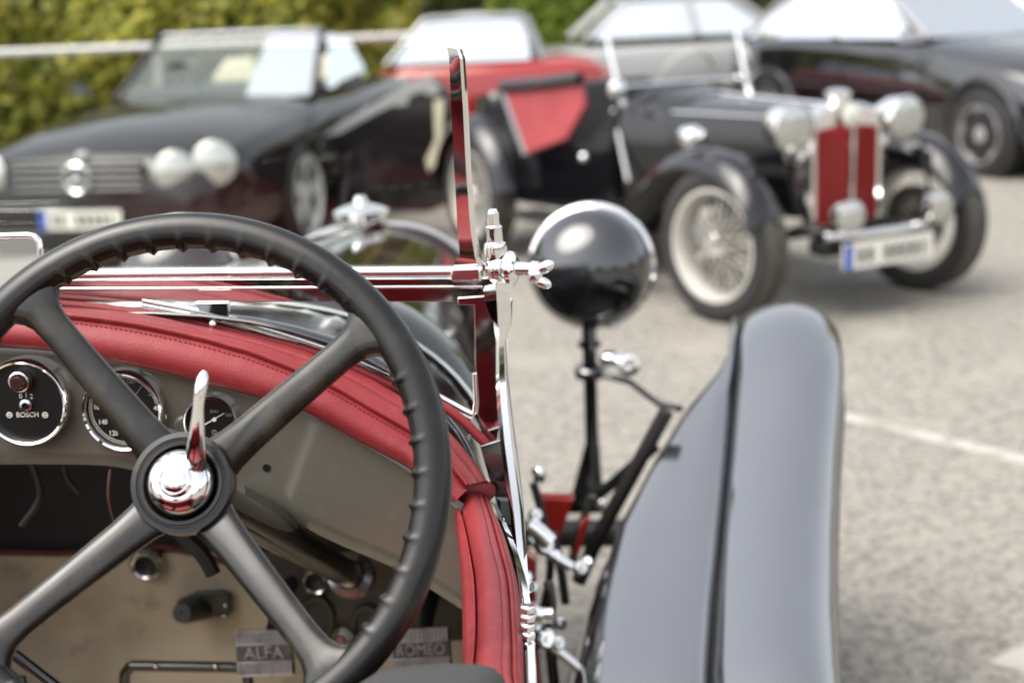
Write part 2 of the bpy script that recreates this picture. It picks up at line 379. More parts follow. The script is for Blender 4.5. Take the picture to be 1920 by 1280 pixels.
for k, (x, y) in enumerate([(-20, -22), (-8, -30), (7, -31), (21, -22), (30, -3), (28, 14), (-28, -3)]):
    tree('back%d' % (k % 2), 'leafy tree standing around the car park behind the camera', x, y, 6.0, 2.6, M['leafdark'], 6000, 41 + k % 2, 'trees around the car park')

# ------------------------------------------------------------------ the roadster in front
CX = -0.60                                         # centreline of the roadster
car = thing('vintage_roadster', 'open vintage roadster with red leather and big black steering wheel, nearest the camera', 'car', (CX, 2.0, 0), world=True)

# body: scuttle, bonnet, sides
def arch(Y, a, b, top, zlow, n=28, grow=0.0):
    P = [Vector((CX + a + grow, Y, zlow))]
    for k in range(n + 1):
        th = math.pi * k / n
        P.append(Vector((CX + (a + grow) * math.copysign(abs(math.cos(th)) ** 0.8, math.cos(th)), Y, top - b + (b + grow) * math.sin(th) ** 0.8)))
    P.append(Vector((CX - a - grow, Y, zlow))); return P
def arch_at(Y):
    if Y < 1.9:
        t = (Y - 1.52) / 0.38; return lerp(0.440, 0.405, t), lerp(0.30, 0.28, t), lerp(1.190, 1.124, t)
    t = (Y - 1.9) / 1.4; return lerp(0.405, 0.275, t), lerp(0.28, 0.33, t), lerp(1.122, 1.012, t)
sc = MB().loft([arch(Y, *arch_at(Y), 0.45) for Y in (1.535, 1.6, 1.7, 1.8, 1.897)], False)
scuttle = sc.build('scuttle', M['black'], car, ang=60)
scuttle.modifiers.new('thick', 'SOLIDIFY').thickness = 0.004
bn = MB().loft([arch(Y, *arch_at(Y), 0.48) for Y in (1.905, 2.2, 2.5, 2.8, 3.1, 3.3)], False)
bonnet = bn.build('bonnet', M['black'], car, ang=60)
bonnet.modifiers.new('thick', 'SOLIDIFY').thickness = 0.004
ab = arch_at(1.901)
MB().tube(arch(1.901, ab[0], ab[1], ab[2], 0.6, 40, 0.003), 0.0035, 8).build('bead', M['brushed'], bonnet)
MB().tube([(CX, 1.92, 1.124), (CX, 3.3, 1.014)], 0.006, 8).build('hinge_strip', M['brushed'], bonnet)
lv = None
for side in (1, -1):
    for k in range(12):
        Y = 2.05 + k * 0.095; a, b, tp = arch_at(Y); th = R(90 - side * 38)
        c = Vector((CX + a * math.cos(th), Y, tp - b + b * math.sin(th))); tx = Vector((-math.sin(th) * a, 0, b * math.cos(th))).normalized()
        if lv is None:
            lv = MB().tube([Vector((-0.075, 0, 0)), Vector((-0.06, 0, 0.006)), Vector((0.06, 0, 0.006)), Vector((0.075, 0, 0))], [0.004, 0.010, 0.010, 0.004], 8).build('louvre', M['black'], bonnet, off=(0, 0, 0)); q = lv
        else:
            q = lv.copy(); COL.objects.link(q); q.parent = bonnet
        nrm = Vector((0, 1, 0)).cross(tx).normalized()
        if nrm.z < 0: nrm = -nrm; 
        q.matrix_local = Matrix.Translation(c - Vector(ORIG[car.name])) @ Matrix((tx, Vector((0, 1, 0)), tx.cross(Vector((0, 1, 0))))).transposed().to_4x4()
# radiator
rs = []
for Y, gw in ((3.30, 0.004), (3.306, 0.008), (3.330, 0.008), (3.345, 0.000)):
    rs.append(arch(Y, 0.275, 0.33, 1.012, 0.50, 28, gw))
rad = MB().loft(rs, True).build('radiator_shell', M['chrome'], car)
MB().prism([(p.x * 0.9 + CX * 0.1, 3.342, 0.52 + (p.z - 0.5) * 0.93) for p in arch(3.342, 0.275, 0.33, 1.012, 0.50)], (0, 0.012, 0)).build('grille', M['satin'], rad)
cap = V(685, 408, 3.37)
MB().lathe([(0.045, -0.07), (0.05, -0.03), (0.035, -0.02), (0.035, 0), (0.062, 0.005), (0.064, 0.022), (0.05, 0.03), (0.018, 0.04), (0.012, 0.055), (0.0, 0.058)], (cap.x, 3.322, 1.022), (0, 0, 1), 24).build('radiator_cap', M['chrome'], rad)
MB().tube([(cap.x - 0.06, 3.322, 1.036), (cap.x + 0.06, 3.322, 1.036)], 0.009, 10).build('cap_handle', M['chrome'], rad)

# lower body sides, tail, cockpit shell
ZP = 0.98
bs = MB()
for s in (1, -1):
    P = [(1.535, .425, .88), (1.48, .436, .945), (1.40, .458, .950), (1.25, .484, .955), (1.05, .504, .955), (0.7, .53, .95), (0.4, .53, 1.0), (0.0, .52, 1.0), (-.5, .45, .92), (-.9, .32, .80), (-1.2, .12, .68)]
    secs = [[Vector((CX + s * xw, Y, z)), Vector((CX + s * (xw + 0.012), Y, z * 0.6 + 0.18)), Vector((CX + s * (xw - 0.02), Y, 0.42))] for Y, xw, z in P]
    bs.loft(secs, False)
bs.loft([[Vector((CX + .53, 0.32, 1.0)), Vector((CX, 0.32, 1.03)), Vector((CX - .53, 0.32, 1.0))], [Vector((CX + .52, 0, 1.0)), Vector((CX, 0, 1.03)), Vector((CX - .52, 0, 1.0))],
         [Vector((CX + .45, -.5, .92)), Vector((CX, -.5, .96)), Vector((CX - .45, -.5, .92))], [Vector((CX + .32, -.9, .80)), Vector((CX, -.9, .84)), Vector((CX - .32, -.9, .80))], [Vector((CX + .12, -1.2, .68)), Vector((CX, -1.2, .70)), Vector((CX - .12, -1.2, .68))]], False)
bo = bs.build('body', M['black'], car, ang=60); bo.modifiers.new('thick', 'SOLIDIFY').thickness = 0.006
MB().box((CX, 1.0, 0.40), (0.98, 1.95, 0.03)).build('floor_pan', M['board'], car, smooth=False)
_b = arch_at(1.9)
MB().prism(arch(1.955, _b[0] - .02, _b[1], _b[2] - .03, 0.42), (0, 0.02, 0)).build('bulkhead', M['dark'], car, smooth=False)
tb = MB()
zt = V(300, 1037, 1.95).z
tb.loft([[Vector((CX - .40, 1.950, zt)), Vector((CX + .40, 1.950, zt))], [Vector((CX - .40, 1.94, 0.62)), Vector((CX + .40, 1.94, 0.62))], [Vector((CX - .40, 1.80, 0.42)), Vector((CX + .40, 1.80, 0.42))]], False)
toe = tb.build('toe_board', M['board'], car, smooth=False); toe.modifiers.new('thick', 'SOLIDIFY').thickness = 0.01
MB().tube([V(-60, 1033, 1.945), V(110, 1037, 1.945), V(230, 1030, 1.945), V(300, 1024, 1.945), V(360, 1035, 1.94), V(420, 1052, 1.93)], 0.005, 8).build('board_edging', M['rust'], toe)
seat = MB().box((CX + 0.23, 0.72, 0.60), (0.42, 0.50, 0.16)).build('seat_cushion', M['leather'], car, bevel=0.05)
MB().box((CX, 0.40, 0.80), (0.98, 0.14, 0.54), Matrix.Rotation(R(-12), 3, 'X')).build('seat_back', M['leather'], car, bevel=0.06)
MB().box((CX - 0.23, 0.72, 0.60), (0.42, 0.50, 0.16)).build('seat_cushion', M['leather'], car, bevel=0.05)

# dash panel
lowpx = [(-120, 866), (0, 866), (120, 866), (200, 869), (262, 880), (330, 893), (400, 915), (450, 935), (519, 962), (626, 1013), (744, 1064), (800, 1097), (862, 1137), (905, 1165)]
uppx = [(-120, 628), (0, 630), (110, 637), (200, 650), (290, 668), (375, 690), (450, 712), (520, 732), (600, 765), (665, 800), (720, 832), (775, 868), (850, 930), (905, 975)]
def dY(px):
    t = min(1, max(0, (px + 120) / 1000)); return 1.476 - 0.018 * t ** 3
lo3 = resample([V(x, y, dY(x)) for x, y in lowpx], 48); up3 = resample([V(x, y, dY(x)) for x, y in uppx], 48)
secs = []
for k in range(48):
    row = [lerp(up3[k], lo3[k], j / 7) for j in range(8)]
    row += [lo3[k] + Vector((0, 0.004, -0.004)), lo3[k] + Vector((0, 0.012, -0.003)), lo3[k] + Vector((0, 0.016, 0.004))]
    secs.append(row)
dash = MB().loft(secs, False).build('dashboard', M['dash'], car, ang=50)
dash.modifiers.new('thick', 'SOLIDIFY').thickness = 0.003
h_ = V(500, 876, dY(500))
MB().lathe([(0.0, 0.0), (0.0040, 0.0), (0.0042, 0.0012), (0.0, 0.0014)], h_, (0, -1, 0), 16).build('screw_hole', M['face'], dash)

# gauges
FX, FZ = Vector((1, 0, 0)), Vector((0, 0, 1))
def gauge(px, py, rpx, name='gauge', Y=1.470):
    c = V(px, py, Y); r = rpx * c.y / FPX / CF.y * (CF.y)
    r = rpx * (c - ORG).dot(CF) / FPX
    b = MB().lathe([(r * 0.90, -0.006), (r * 1.0, -0.006), (r * 1.0, 0.004), (r * 0.985, 0.0085), (r * 0.95, 0.0105), (r * 0.905, 0.009), (r * 0.885, 0.005), (r * 0.88, 0.002)], c, (0, -1, 0), 64)
    bz = b.build(name, M['chrome'], car)
    MB().lathe([(r * 0.9, -0.001), (r * 0.895, 0.0025), (0, 0.0025)], c, (0, -1, 0), 48).build('face', M['face'], bz)
    return bz, c + Vector((0, -0.0032, 0)), r
def gp(px, py, c):                                  # point on a gauge face
    return V(px, py, c.y)
def needle(bz, c, p, q, wd, m, tail=0):
    p = gp(*p, c); q = gp(*q, c); d = (q - p); n = Vector((0, -1, 0)).cross(d).normalized() * wd
    MB().prism([p - n, p + n, q + n * 0.3, q - n * 0.3], (0, -0.0006, 0)).build('needle', m, bz, smooth=False)
s_, c, r = gauge(50, 752, 84, 'switch_panel')
k_ = gp(42, 712, c); u1 = 1.55 / FPX
MB().lathe([(21 * u1, 0), (22 * u1, 0.004), (20 * u1, 0.010), (17 * u1, 0.011), (16 * u1, 0.008), (15 * u1, 0.002)], k_, (0, -1, 0), 32).build('knob_collar', M['brushed'], s_)
MB().lathe([(15.5 * u1, 0), (15 * u1, 0.013), (11 * u1, 0.016), (0, 0.016)], k_, (0, -1, 0), 28).build('knob', M['knob'], s_)
k_ = gp(50, 759, c)
MB().lathe([(12 * u1, 0), (12 * u1, 0.003), (7 * u1, 0.004), (6.5 * u1, 0.001)], k_, (0, -1, 0), 28).build('key_ring', M['brushed'], s_)
MB().box(k_ + Vector((0, -0.002, 0)), (3.4 * u1, 0.003, 12 * u1), Matrix.Rotation(R(20), 3, 'Y')).build('key_slot', M['face'], s_, smooth=False)
def gt(body, px, py, hpx, c, m, parent, sx=1.0):
    return text(body, gp(px, py, c) + Vector((0, -0.0002, 0)), FX, FZ, hpx * u1, m, parent, sx=sx)
gt('BOSCH', 52, 777.5, 9.5, c, M['ivory'], s_, 1.0)
for tx, x, y in (('0', 39, 742.5), ('1', 49.5, 740), ('2', 59, 743)): gt(tx, x, y, 9.5, c, M['ivory'], s_)
for x in (18, 85):
    e = MB().lathe([(6 * u1, 0), (6 * u1, 0.0006), (0, 0.0006)], gp(x, 777.5, c), (0, -1, 0), 20).build('emblem_disc', M['ivory'], s_)
    for dy in (-2.2, 2.2):
        MB().box(gp(x, 777.5 + dy, c) + Vector((0, -0.0008, 0)), (6 * u1, 0.0005, 1.2 * u1)).build('emblem_bar', M['face'], s_, smooth=False)
s_, c, r = gauge(233, 768, 78, 'speedometer')
for tx, x, y, m in (('20', 284, 737, 'dimprint'), ('40', 294, 765, 'ivory'), ('120', 213, 812, 'ivory'), ('140', 193, 791, 'ivory'), ('160', 184, 763, 'ivory'), ('100', 240, 818, 'ivory'), ('80', 268, 812, 'ivory'), ('60', 287, 791, 'ivory')):
    gt(tx, x, y, 9.5, c, M[m], s_, 0.9)
gt('1107', 243, 715, 9, c, M['dimprint'], s_)
tk = MB(); gc = gp(233, 768, c)
for k in range(96):
    a = R(-215 + k * 3.1) ; r0, r1 = r * 0.80, r * (0.845 if k % 2 else 0.86)
    e = Vector((math.sin(a), 0, math.cos(a))); n = Vector((e.z, 0, -e.x)) * 0.00028
    tk.prism([gc + e * r0 - n, gc + e * r0 + n, gc + e * r1 + n, gc + e * r1 - n], (0, -0.0003, 0))
for rr in (0.795, 0.865):
    tk.tube([gc + Vector((math.sin(a), 0, math.cos(a))) * r * rr for a in [R(-215 + 3.1 * k) for k in range(96)]], 0.00022, 4)
tk.build('scale', M['ivory'], s_, smooth=False, kind='stuff')
needle(s_, c, (236, 764), (276, 711), 0.0006, M['dimprint'])
s_, c, r = gauge(398, 790, 52, 'water_gauge')
gt('EAU', 402, 771, 6, c, M['dimprint'], s_)
for tx, x, y in (('100', 428, 778), ('70', 424, 812), ('40', 378, 812)): gt(tx, x, y, 6, c, M['dimprint'], s_)
needle(s_, c, (383, 796), (421, 774), 0.0007, M['ivory'])
MB().lathe([(4 * u1, 0), (4 * u1, 0.001), (0, 0.001)], gp(402, 786, c), (0, -1, 0), 16).build('needle_hub', M['ivory'], s_)
MB().lathe([(5 * u1, 0), (5 * u1, 0.0005), (3 * u1, 0.0006), (2.6 * u1, 0.0002)], gp(402, 810, c), (0, -1, 0), 16).build('maker_ring', M['dimprint'], s_)
MB().sphere(V(318, 822, 1.45), (0.011, 0.010, 0.011)).build('light_switch', M['brushed'], car)

# leather roll along the top of the dash
Opx = [(-120, 566), (0, 570), (110, 577), (250, 588), (375, 612), (480, 634), (587, 664), (680, 703), (744, 738), (800, 775), (850, 818), (893, 870), (915, 905)]
Wpx = [(-120, 584), (0, 586), (125, 595), (250, 611), (375, 637), (440, 655), (480, 667), (609, 719), (700, 770), (772, 812), (815, 845), (850, 882), (876, 915)]
Lpx = [(-120, 646), (0, 648), (107, 658), (200, 673), (290, 693), (375, 715), (475, 741), (564, 768), (620, 796), (665, 822), (720, 851), (775, 881), (852, 940)]
N = 110
def py_(px, a, b): t = min(1, max(0, (px - 600) / 320)); return a + (b - a) * t * t
O3 = resample([V(x, y, py_(x, 1.530, 1.50)) for x, y in Opx], N); W3 = resample([V(x, y, py_(x, 1.472, 1.46)) for x, y in Wpx], N); L3 = resample([V(x, y, py_(x, 1.462, 1.44)) for x, y in Lpx], N)
secs = []; stitch = []
nO = Vector((0, -0.35, 1)).normalized(); nF = Vector((0, -1, 0.25)).normalized()
for k in range(N):
    O_, W_, L_ = O3[k], W3[k], L3[k]
    s = [O_ + Vector((0, 0.006, -0.016)), O_ + Vector((0, 0.003, -0.002))]
    for t, hh in ((0.03, .0015), (0.16, .0035), (0.34, .0042), (0.40, .0036), (0.425, .0008), (0.45, .0036), (0.60, .0045), (0.80, .0042), (0.875, .0032), (0.90, .0006), (0.93, .0050), (0.97, .0066)):
        s.append(lerp(O_, W_, t) + nO * hh)
    s += [W_ + nO * .0045 + nF * .0022, W_ + nO * .0010 + nF * .0030, W_ + nF * .0014 - nO * .0022]
    for u, bb in ((0.10, .0040), (0.22, .0075), (0.38, .0110), (0.54, .0125), (0.70, .0115), (0.84, .0085), (0.94, .0045), (1.0, 0.0)):
        s.append(lerp(W_, L_, u) + nF * bb + Vector((0, 0, -0.001)))
    s.append(L_ + Vector((0, 0.02, 0.002)))
    secs.append(s); stitch.append(lerp(W_, L_, 0.13) + nF * .0052)
pad = MB().loft(secs, False).build('dash_roll', M['leather'], car, ang=75)
MB().tube(resample([Z(838, 946, .985), Z(846, 930, .990), Z(862, 917, .994), Z(884, 912, .995), Z(904, 914, .991), Z(918, 924, .981)], 40), [0.005, .008] + [0.0100] * 36 + [0.008, .005], 16, flat=0.9).build('end_hem', M['leather'], pad)
def stitches(path, step, ln, r, name, parent):
    tot = sum((b - a).length for a, b in zip(path, path[1:])); n = int(tot / step)
    Q = resample(path, n * 2); m = MB()
    for k in range(0, len(Q) - 1, 2):
        d = (Q[k + 1] - Q[k]).normalized() * ln / 2; mid = (Q[k] + Q[k + 1]) / 2
        m.tube([mid - d, mid, mid + d], [r * 0.5, r, r * 0.5], 5)
    return m.build(name, M['thread'], parent, kind='stuff')
stitches(stitch[8:-8], 0.0052, 0.0034, 0.0006, 'stitching', pad)
# dark red piping at the foot of the windscreen; left stretch stands in for reflected leather
pipe_px = [(-120, 562), (0, 565), (120, 572), (230, 583), (330, 597), (440, 622), (586, 659), (660, 688), (740, 724), (831, 762), (880, 800), (920, 842)]
MB().tube(resample([V(x, y, 1.548) for x, y in pipe_px], 40), 0.0055, 10).build('scuttle_piping_and_reflection', M['leather'], car)

# door-top leather
rows = [(930, 838, 846, 854, 893, 905, 914), (985, 855, 863, 871, 910, 923, 940), (1040, 861, 873, 883, 922, 938, 958), (1100, 865, 881, 892, 937, 952, 972), (1190, 867, 884, 894, 943, 958, 979), (1260, 866, 880, 889, 941, 960, 981), (1360, 863, 875, 884, 938, 958, 980)]
cols = []
for j in range(6):
    pts = [Z(r_[1 + j], r_[0], ZP - (0.010 if j == 0 else 0)) for r_ in rows]
    pts += [pts[-1] + Vector((-0.01, -0.25, -0.01)), pts[-1] + Vector((0.0, -0.6, 0.02))]
    cols.append(resample(pts, 90))
secs = []; st1 = []; st2 = []
UP = Vector((0, 0, 1))
for k in range(90):
    a, p, w_, s1, f_, o_ = [c[k] for c in cols]
    s = [a + Vector((0.006, 0, -0.03)), a + Vector((0, 0, -0.004)), lerp(a, p, 0.25) + UP * .003, lerp(a, p, 0.7) + UP * .004, p + UP * .001, lerp(p, w_, 0.25) + UP * .0045, lerp(p, w_, 0.7) + UP * .0050, w_ - UP * .0015]
    for u, hh in ((0.06, .004), (0.2, .0085), (0.4, .012), (0.6, .0125), (0.8, .011), (0.95, .0095), (1.0, .0085)): s.append(lerp(w_, s1, u) + UP * hh)
    s += [lerp(s1, f_, 0.3) + UP * .0085, lerp(s1, f_, 0.8) + UP * .006, f_ + UP * .0015, lerp(f_, o_, 0.15) + UP * .0045, lerp(f_, o_, 0.6) + UP * .003, o_ - UP * .003, o_ + Vector((0.002, 0, -0.02))]
    secs.append(s); st1.append(s1 + UP * .0090); st2.append(lerp(f_, o_, 0.45) + UP * .0042)
dpad = MB().loft(secs, False).build('door_top_roll', M['leather'], car, ang=75)
stitches(st1[2:60], 0.0050, 0.0032, 0.0006, 'stitching', dpad); stitches(st2[2:60], 0.0050, 0.0032, 0.0005, 'stitching', dpad)
e_ = secs[0]
MB().tube(resample([e_[k] + Vector((0, -0.004, 0.001)) for k in (1, 4, 8, 11, 14, 17, 21)], 40), 0.0042, 12).build('end_welt', M['leather'], dpad)
# inner door panel
ip = [c for c in cols[0]]
MB().loft([[p + Vector((0.012, 0, -0.012)), p + Vector((0.012, 0, -0.25)), Vector((p.x + 0.012, p.y, 0.42))] for p in ip], False).build('inner_door_panel', M['dark'], car)
# bright body edge below the roll, with door hinge and bolts
oe = cols[5]
MB().loft([[p + Vector((0.004, 0, -0.006)), p + Vector((0.010, 0, -0.010)), p + Vector((0.011, 0, -0.035)), p + Vector((0.006, 0, -0.04))] for p in oe], False).build('door_edge_trim', M['chrome'], car)
for (px, py, zz) in ((964, 928, .975), (964, 943, .965), (984, 1100, .955), (988, 1150, .955)):
    MB().lathe([(0.006, 0), (0.0062, 0.006), (0.004, 0.009), (0, 0.009)], Z(px, py, zz), (0.8, -0.5, 0.3), 12).build('bolt', M['chrome'], car)
hg = MB(); 
for k in range(5):
    c = V(989, 1140 + k * 17, 1.16); hg.lathe([(0.0062, -0.0030), (0.0068, -0.0022), (0.0068, 0.0022), (0.0062, 0.0030)], c, (0.05, 0.15, 1), 14)
hg.build('door_hinge', M['chrome'], car)

# ------------------------------------------------------------------ steering wheel
pit, yw = R(25.2), R(-1.9)
AX = Vector((math.sin(yw) * math.cos(pit), math.cos(yw) * math.cos(pit), -math.sin(pit)))   # away from the driver
WC = D(328.4, 900, 1.2)
WA = AX.cross(Vector((0, 0, 1))).normalized(); WB = WA.cross(AX)
RR, RT = 0.2103, 0.0148
HC = WC + AX * 0.022
sp_px = [(75, 582), (690, 622), (600, 1232), (-8, 1200)]
sp_dir = []
for p in sp_px:
    q = onplane(p[0], p[1], WC, AX) - WC; sp_dir.append(math.atan2(q.dot(WB), q.dot(WA)))
NM, Nm = 672, 22
vsx = []
for i in range(NM):
    t = 2 * math.pi * i / NM; e = WA * math.cos(t) + WB * math.sin(t)
    dsp = min(abs((t - a + math.pi) % (2 * math.pi) - math.pi) for a in sp_dir)
    ridge = max(0.0, math.cos(48 * t)) ** 5 * min(1, max(0, (dsp - 0.13) / 0.05))
    row = []
    for j in range(Nm):
        a = 2 * math.pi * j / Nm
        wdw = max(0.0, math.cos(a - R(168))) ** 1.2
        rr = RT * (1 + 0.05 * math.cos(2 * a)) + 0.0032 * ridge * wdw
        row.append(WC + e * (RR + rr * math.cos(a)) + AX * (rr * math.sin(a)))
    vsx.append(row)
vsx.append(vsx[0])
mb = MB(); P = [p for q in vsx[:-1] for p in q]; F = []
for i in range(NM):
    for j in range(Nm):
        F.append((i * Nm + j, i * Nm + (j + 1) % Nm, ((i + 1) % NM) * Nm + (j + 1) % Nm, ((i + 1) % NM) * Nm + j))
mb.add(P, F)
wheel = mb.build('steering_wheel', M['bakelite'], car, ang=80)
for a in sp_dir:
    e = WA * math.cos(a) + WB * math.sin(a); tn = AX.cross(e)
    secs = []
    for rr, dz, hw, ht in ((0.020, .036, .0215, .010), (0.034, .0345, .0205, .0105), (0.046, .031, .0178, .0105), (0.065, .027, .0162, .0100), (0.10, .019, .0150, .0096), (0.14, .011, .0140, .0092), (0.165, .0065, .0138, .0092), (0.180, .004, .0150, .0096), (0.188, .0028, .0185, .0104), (0.1945, .002, .0245, .0112), (0.199, .0015, .032, .011)):
        c = WC + e * rr + AX * dz
        q = []
        for k in range(20):
            th = 2 * math.pi * k / 20; ct, st_ = math.cos(th), math.sin(th)
            q.append(c + tn * (hw * math.copysign(abs(ct) ** 0.85, ct)) + AX * (ht * math.copysign(abs(st_) ** 0.8, st_)))
        secs.append(q)
    MB().loft(secs, True).build('spoke', M['spoke'], wheel, ang=70)
TD = -AX
MB().lathe([(0.018, -0.04), (0.034, -0.030), (0.0405, -0.018), (0.0425, -0.012), (0.0428, 0.003), (0.0418, 0.0055), (0.0375, 0.0062), (0.0366, 0.0050), (0.0356, 0.0050), (0.0347, 0.0060), (0.0318, 0.0060), (0.0306, 0.0045), (0.0296, 0.0005), (0.0285, -0.003), (0.0, -0.003)], HC, TD, 72).build('hub_collar', M['bakelite'], wheel, ang=30)
dome = [(0.0284, -0.002), (0.0282, 0.003)]
for k in range(1, 10):
    th = R(90 - 9 * k); dome.append((0.0135 + 0.0147 * math.sin(th) if False else 0.0282 * math.sin(R(90 - 7 * k)) , 0.003 + 0.0165 * math.cos(R(90 - 9.5 * k))))
dome += [(0.0138, 0.0190), (0.0136, 0.0215), (0.0120, 0.0226), (0.0110, 0.0220), (0.0104, 0.0236), (0.0075, 0.0255), (0.0040, 0.0262), (0, 0.0264)]
MB().lathe(dome, HC, TD, 56).build('horn_dome', M['chrome'], wheel, ang=28)
lp = [D(366, 872, 1.207), D(367, 850, 1.198), D(369, 815, 1.190), D(371, 780, 1.186), D(373, 750, 1.184), D(377, 725, 1.183), D(381, 706, 1.184), D(383, 696, 1.186)]
MB().tube(resample(lp, 22), [0.0098, 0.0094, 0.0090, 0.0085, 0.0082, 0.0078, 0.0074, 0.0070, 0.0066, 0.0062, 0.0058, 0.0054, 0.0050, 0.0047, 0.0046, 0.0047, 0.0049, 0.0052, 0.0053, 0.0050, 0.0042, 0.0022], 16, flat=0.62, up=CF).build('advance_lever', M['chrome'], wheel, ang=60)
MB().tube([D(370, 432, 1.262), D(374, 424, 1.2535), D(373, 418, 1.2535), D(379, 410, 1.258)], 0.00028, 5).build('crack', M['face'], wheel)

# column and brackets behind the wheel
ce = V(665, 1082, 1.86)
MB().tube([HC + AX * 0.02, lerp(HC, ce, .5), ce], [0.018, 0.0185, 0.0185], 24).build('steering_column', M['bronze'], car)
cdir = (ce - HC).normalized()
MB().lathe([(0.020, -0.02), (0.030, -0.016), (0.0315, 0.0), (0.0315, 0.012), (0.024, 0.016), (0.020, 0.02)], ce - cdir * 0.02, cdir, 28).build('column_ring', M['brushed'], car)
MB().tube([V(440, 942, 1.44), V(480, 960, 1.45), V(520, 975, 1.46), V(552, 990, 1.47)], [0.021, 0.019, 0.015, 0.006], 16).build('column_bracket', M['olive'], car)
for pts, r_ in (([(120, 872), (128, 900), (148, 925)], .003), ([(207, 880), (203, 930), (213, 975), (222, 985)], .0018), ([(60, 868), (75, 930), (40, 985)], .004), ([(300, 900), (330, 985), (380, 1040), (400, 1075)], .010)):
    MB().tube(resample([V(x, y, 1.62) for x, y in pts], 14), r_, 8).build('wire', M['dark'] if r_ > .002 else M['brushed'], car)

MB().prism([V(470, 1036, 1.938), V(905, 1030, 1.938), V(905, 1310, 1.938), V(640, 1310, 1.938), V(560, 1180, 1.938)], (0, 0.008, 0)).build('shaded_pedal_plate', M['plateb'], car, bevel=0.002)  # dark plate also carries the shade under the right of the dash
# fittings on the toe board
def onb(px, py): return V(px, py, 1.934)
for (px, py, ro, ri) in ((275, 1056, 34, 22), (593, 1086, 30, 20)):
    u2 = 1.97 / FPX; c = onb(px, py)
    MB().lathe([(ri * u2 * 0.95, -0.002), (ri * u2, 0.010), (ri * u2 * 1.2, 0.012), (ro * u2, 0.006), (ro * u2, -0.004)], c, (0, -1, 0), 28).build('cable_gland', M['brushed'], car)
    MB().lathe([(ri * u2, 0.002), (0, 0.004)], c, (0, -1, 0), 20).build('gland_hole', M['face'], car)
for (px, py) in ((596, 1155), (690, 1172)):
    u2 = 1.97 / FPX; c = onb(px, py)
    def oval(rx, rz, h): return [c + Vector((rx * math.cos(2 * math.pi * k / 28), -h, rz * math.sin(2 * math.pi * k / 28))) for k in range(28)]
    MB().loft([oval(34 * u2, 46 * u2, -0.002), oval(33 * u2, 45 * u2, 0.006), oval(25 * u2, 37 * u2, 0.006), oval(22 * u2, 34 * u2, 0.001)], True, False).build('pedal_slot', M['olive'], car)
    MB().loft([oval(24 * u2, 36 * u2, 0.001), oval(1 * u2, 1 * u2, 0.0012)], True).build('slot_opening', M['face'], car)
c = onb(648, 1198); u2 = 1.95 / FPX
st_ = MB().lathe([(27 * u2, 0), (27 * u2, .012), (24 * u2, .014), (22 * u2, .011), (20 * u2, .016), (18 * u2, .017), (16 * u2, .014), (13 * u2, .020), (11 * u2, .020), (10 * u2, .018)], c, (-0.2, -1, 0.3), 32).build('starter_button', M['brushed'], car)
MB().lathe([(10 * u2, .015), (9.5 * u2, .021), (6 * u2, .0225), (0, .023)], c, (-0.2, -1, 0.3), 20).build('button_cap', mat('pink_enamel', (0.35, 0.12, 0.12), 0.35), st_)
c = onb(390, 1128)
pl = [c + Vector((x * u2, 0, z * u2)) for x, z in ((-66, -20), (-58, -30), (40, -28), (52, -14), (50, 22), (36, 30), (-20, 26), (-62, 6))]
pl_ = MB().prism(pl, (0, -0.008, 0)).build('rest_plate', M['olive'], car, bevel=0.003)
MB().lathe([(22 * u2, -0.004), (22 * u2, 0.06), (20 * u2, 0.068), (19 * u2, 0.07), (3 * u2, 0.07), (3 * u2, 0.064), (0, 0.064)], onb(382, 1140), Vector((-0.16, -1, 0.33)), 28).build('foot_rest', M['olive'], pl_)
for x, y in ((426, 1128), (424, 1148)): MB().sphere(onb(x, y) + Vector((0, -0.010, 0)), 0.003).build('screw', M['brushed'], pl_)
# clip frame at the bottom edge
fr = MB()
fp = [V(232, 1300, 1.80), V(234, 1262, 1.80), V(246, 1247, 1.80), V(440, 1250, 1.80), V(462, 1252, 1.80), V(468, 1300, 1.80)]
for a, b in zip(fp, fp[1:]): fr.tube([a, b], 0.0075, 10)
fo = fr.build('battery_clamp', M['bronze'], car)
for x in (292, 404): MB().sphere(V(x, 1248, 1.79), 0.0035).build('clamp_bolt', M['chrome'], fo)
MB().tube([V(-40, 1168, 1.5), V(0, 1205, 1.5), V(110, 1290, 1.5), V(150, 1322, 1.5)], 0.0065, 12).build('gear_lever', M['black'], car)

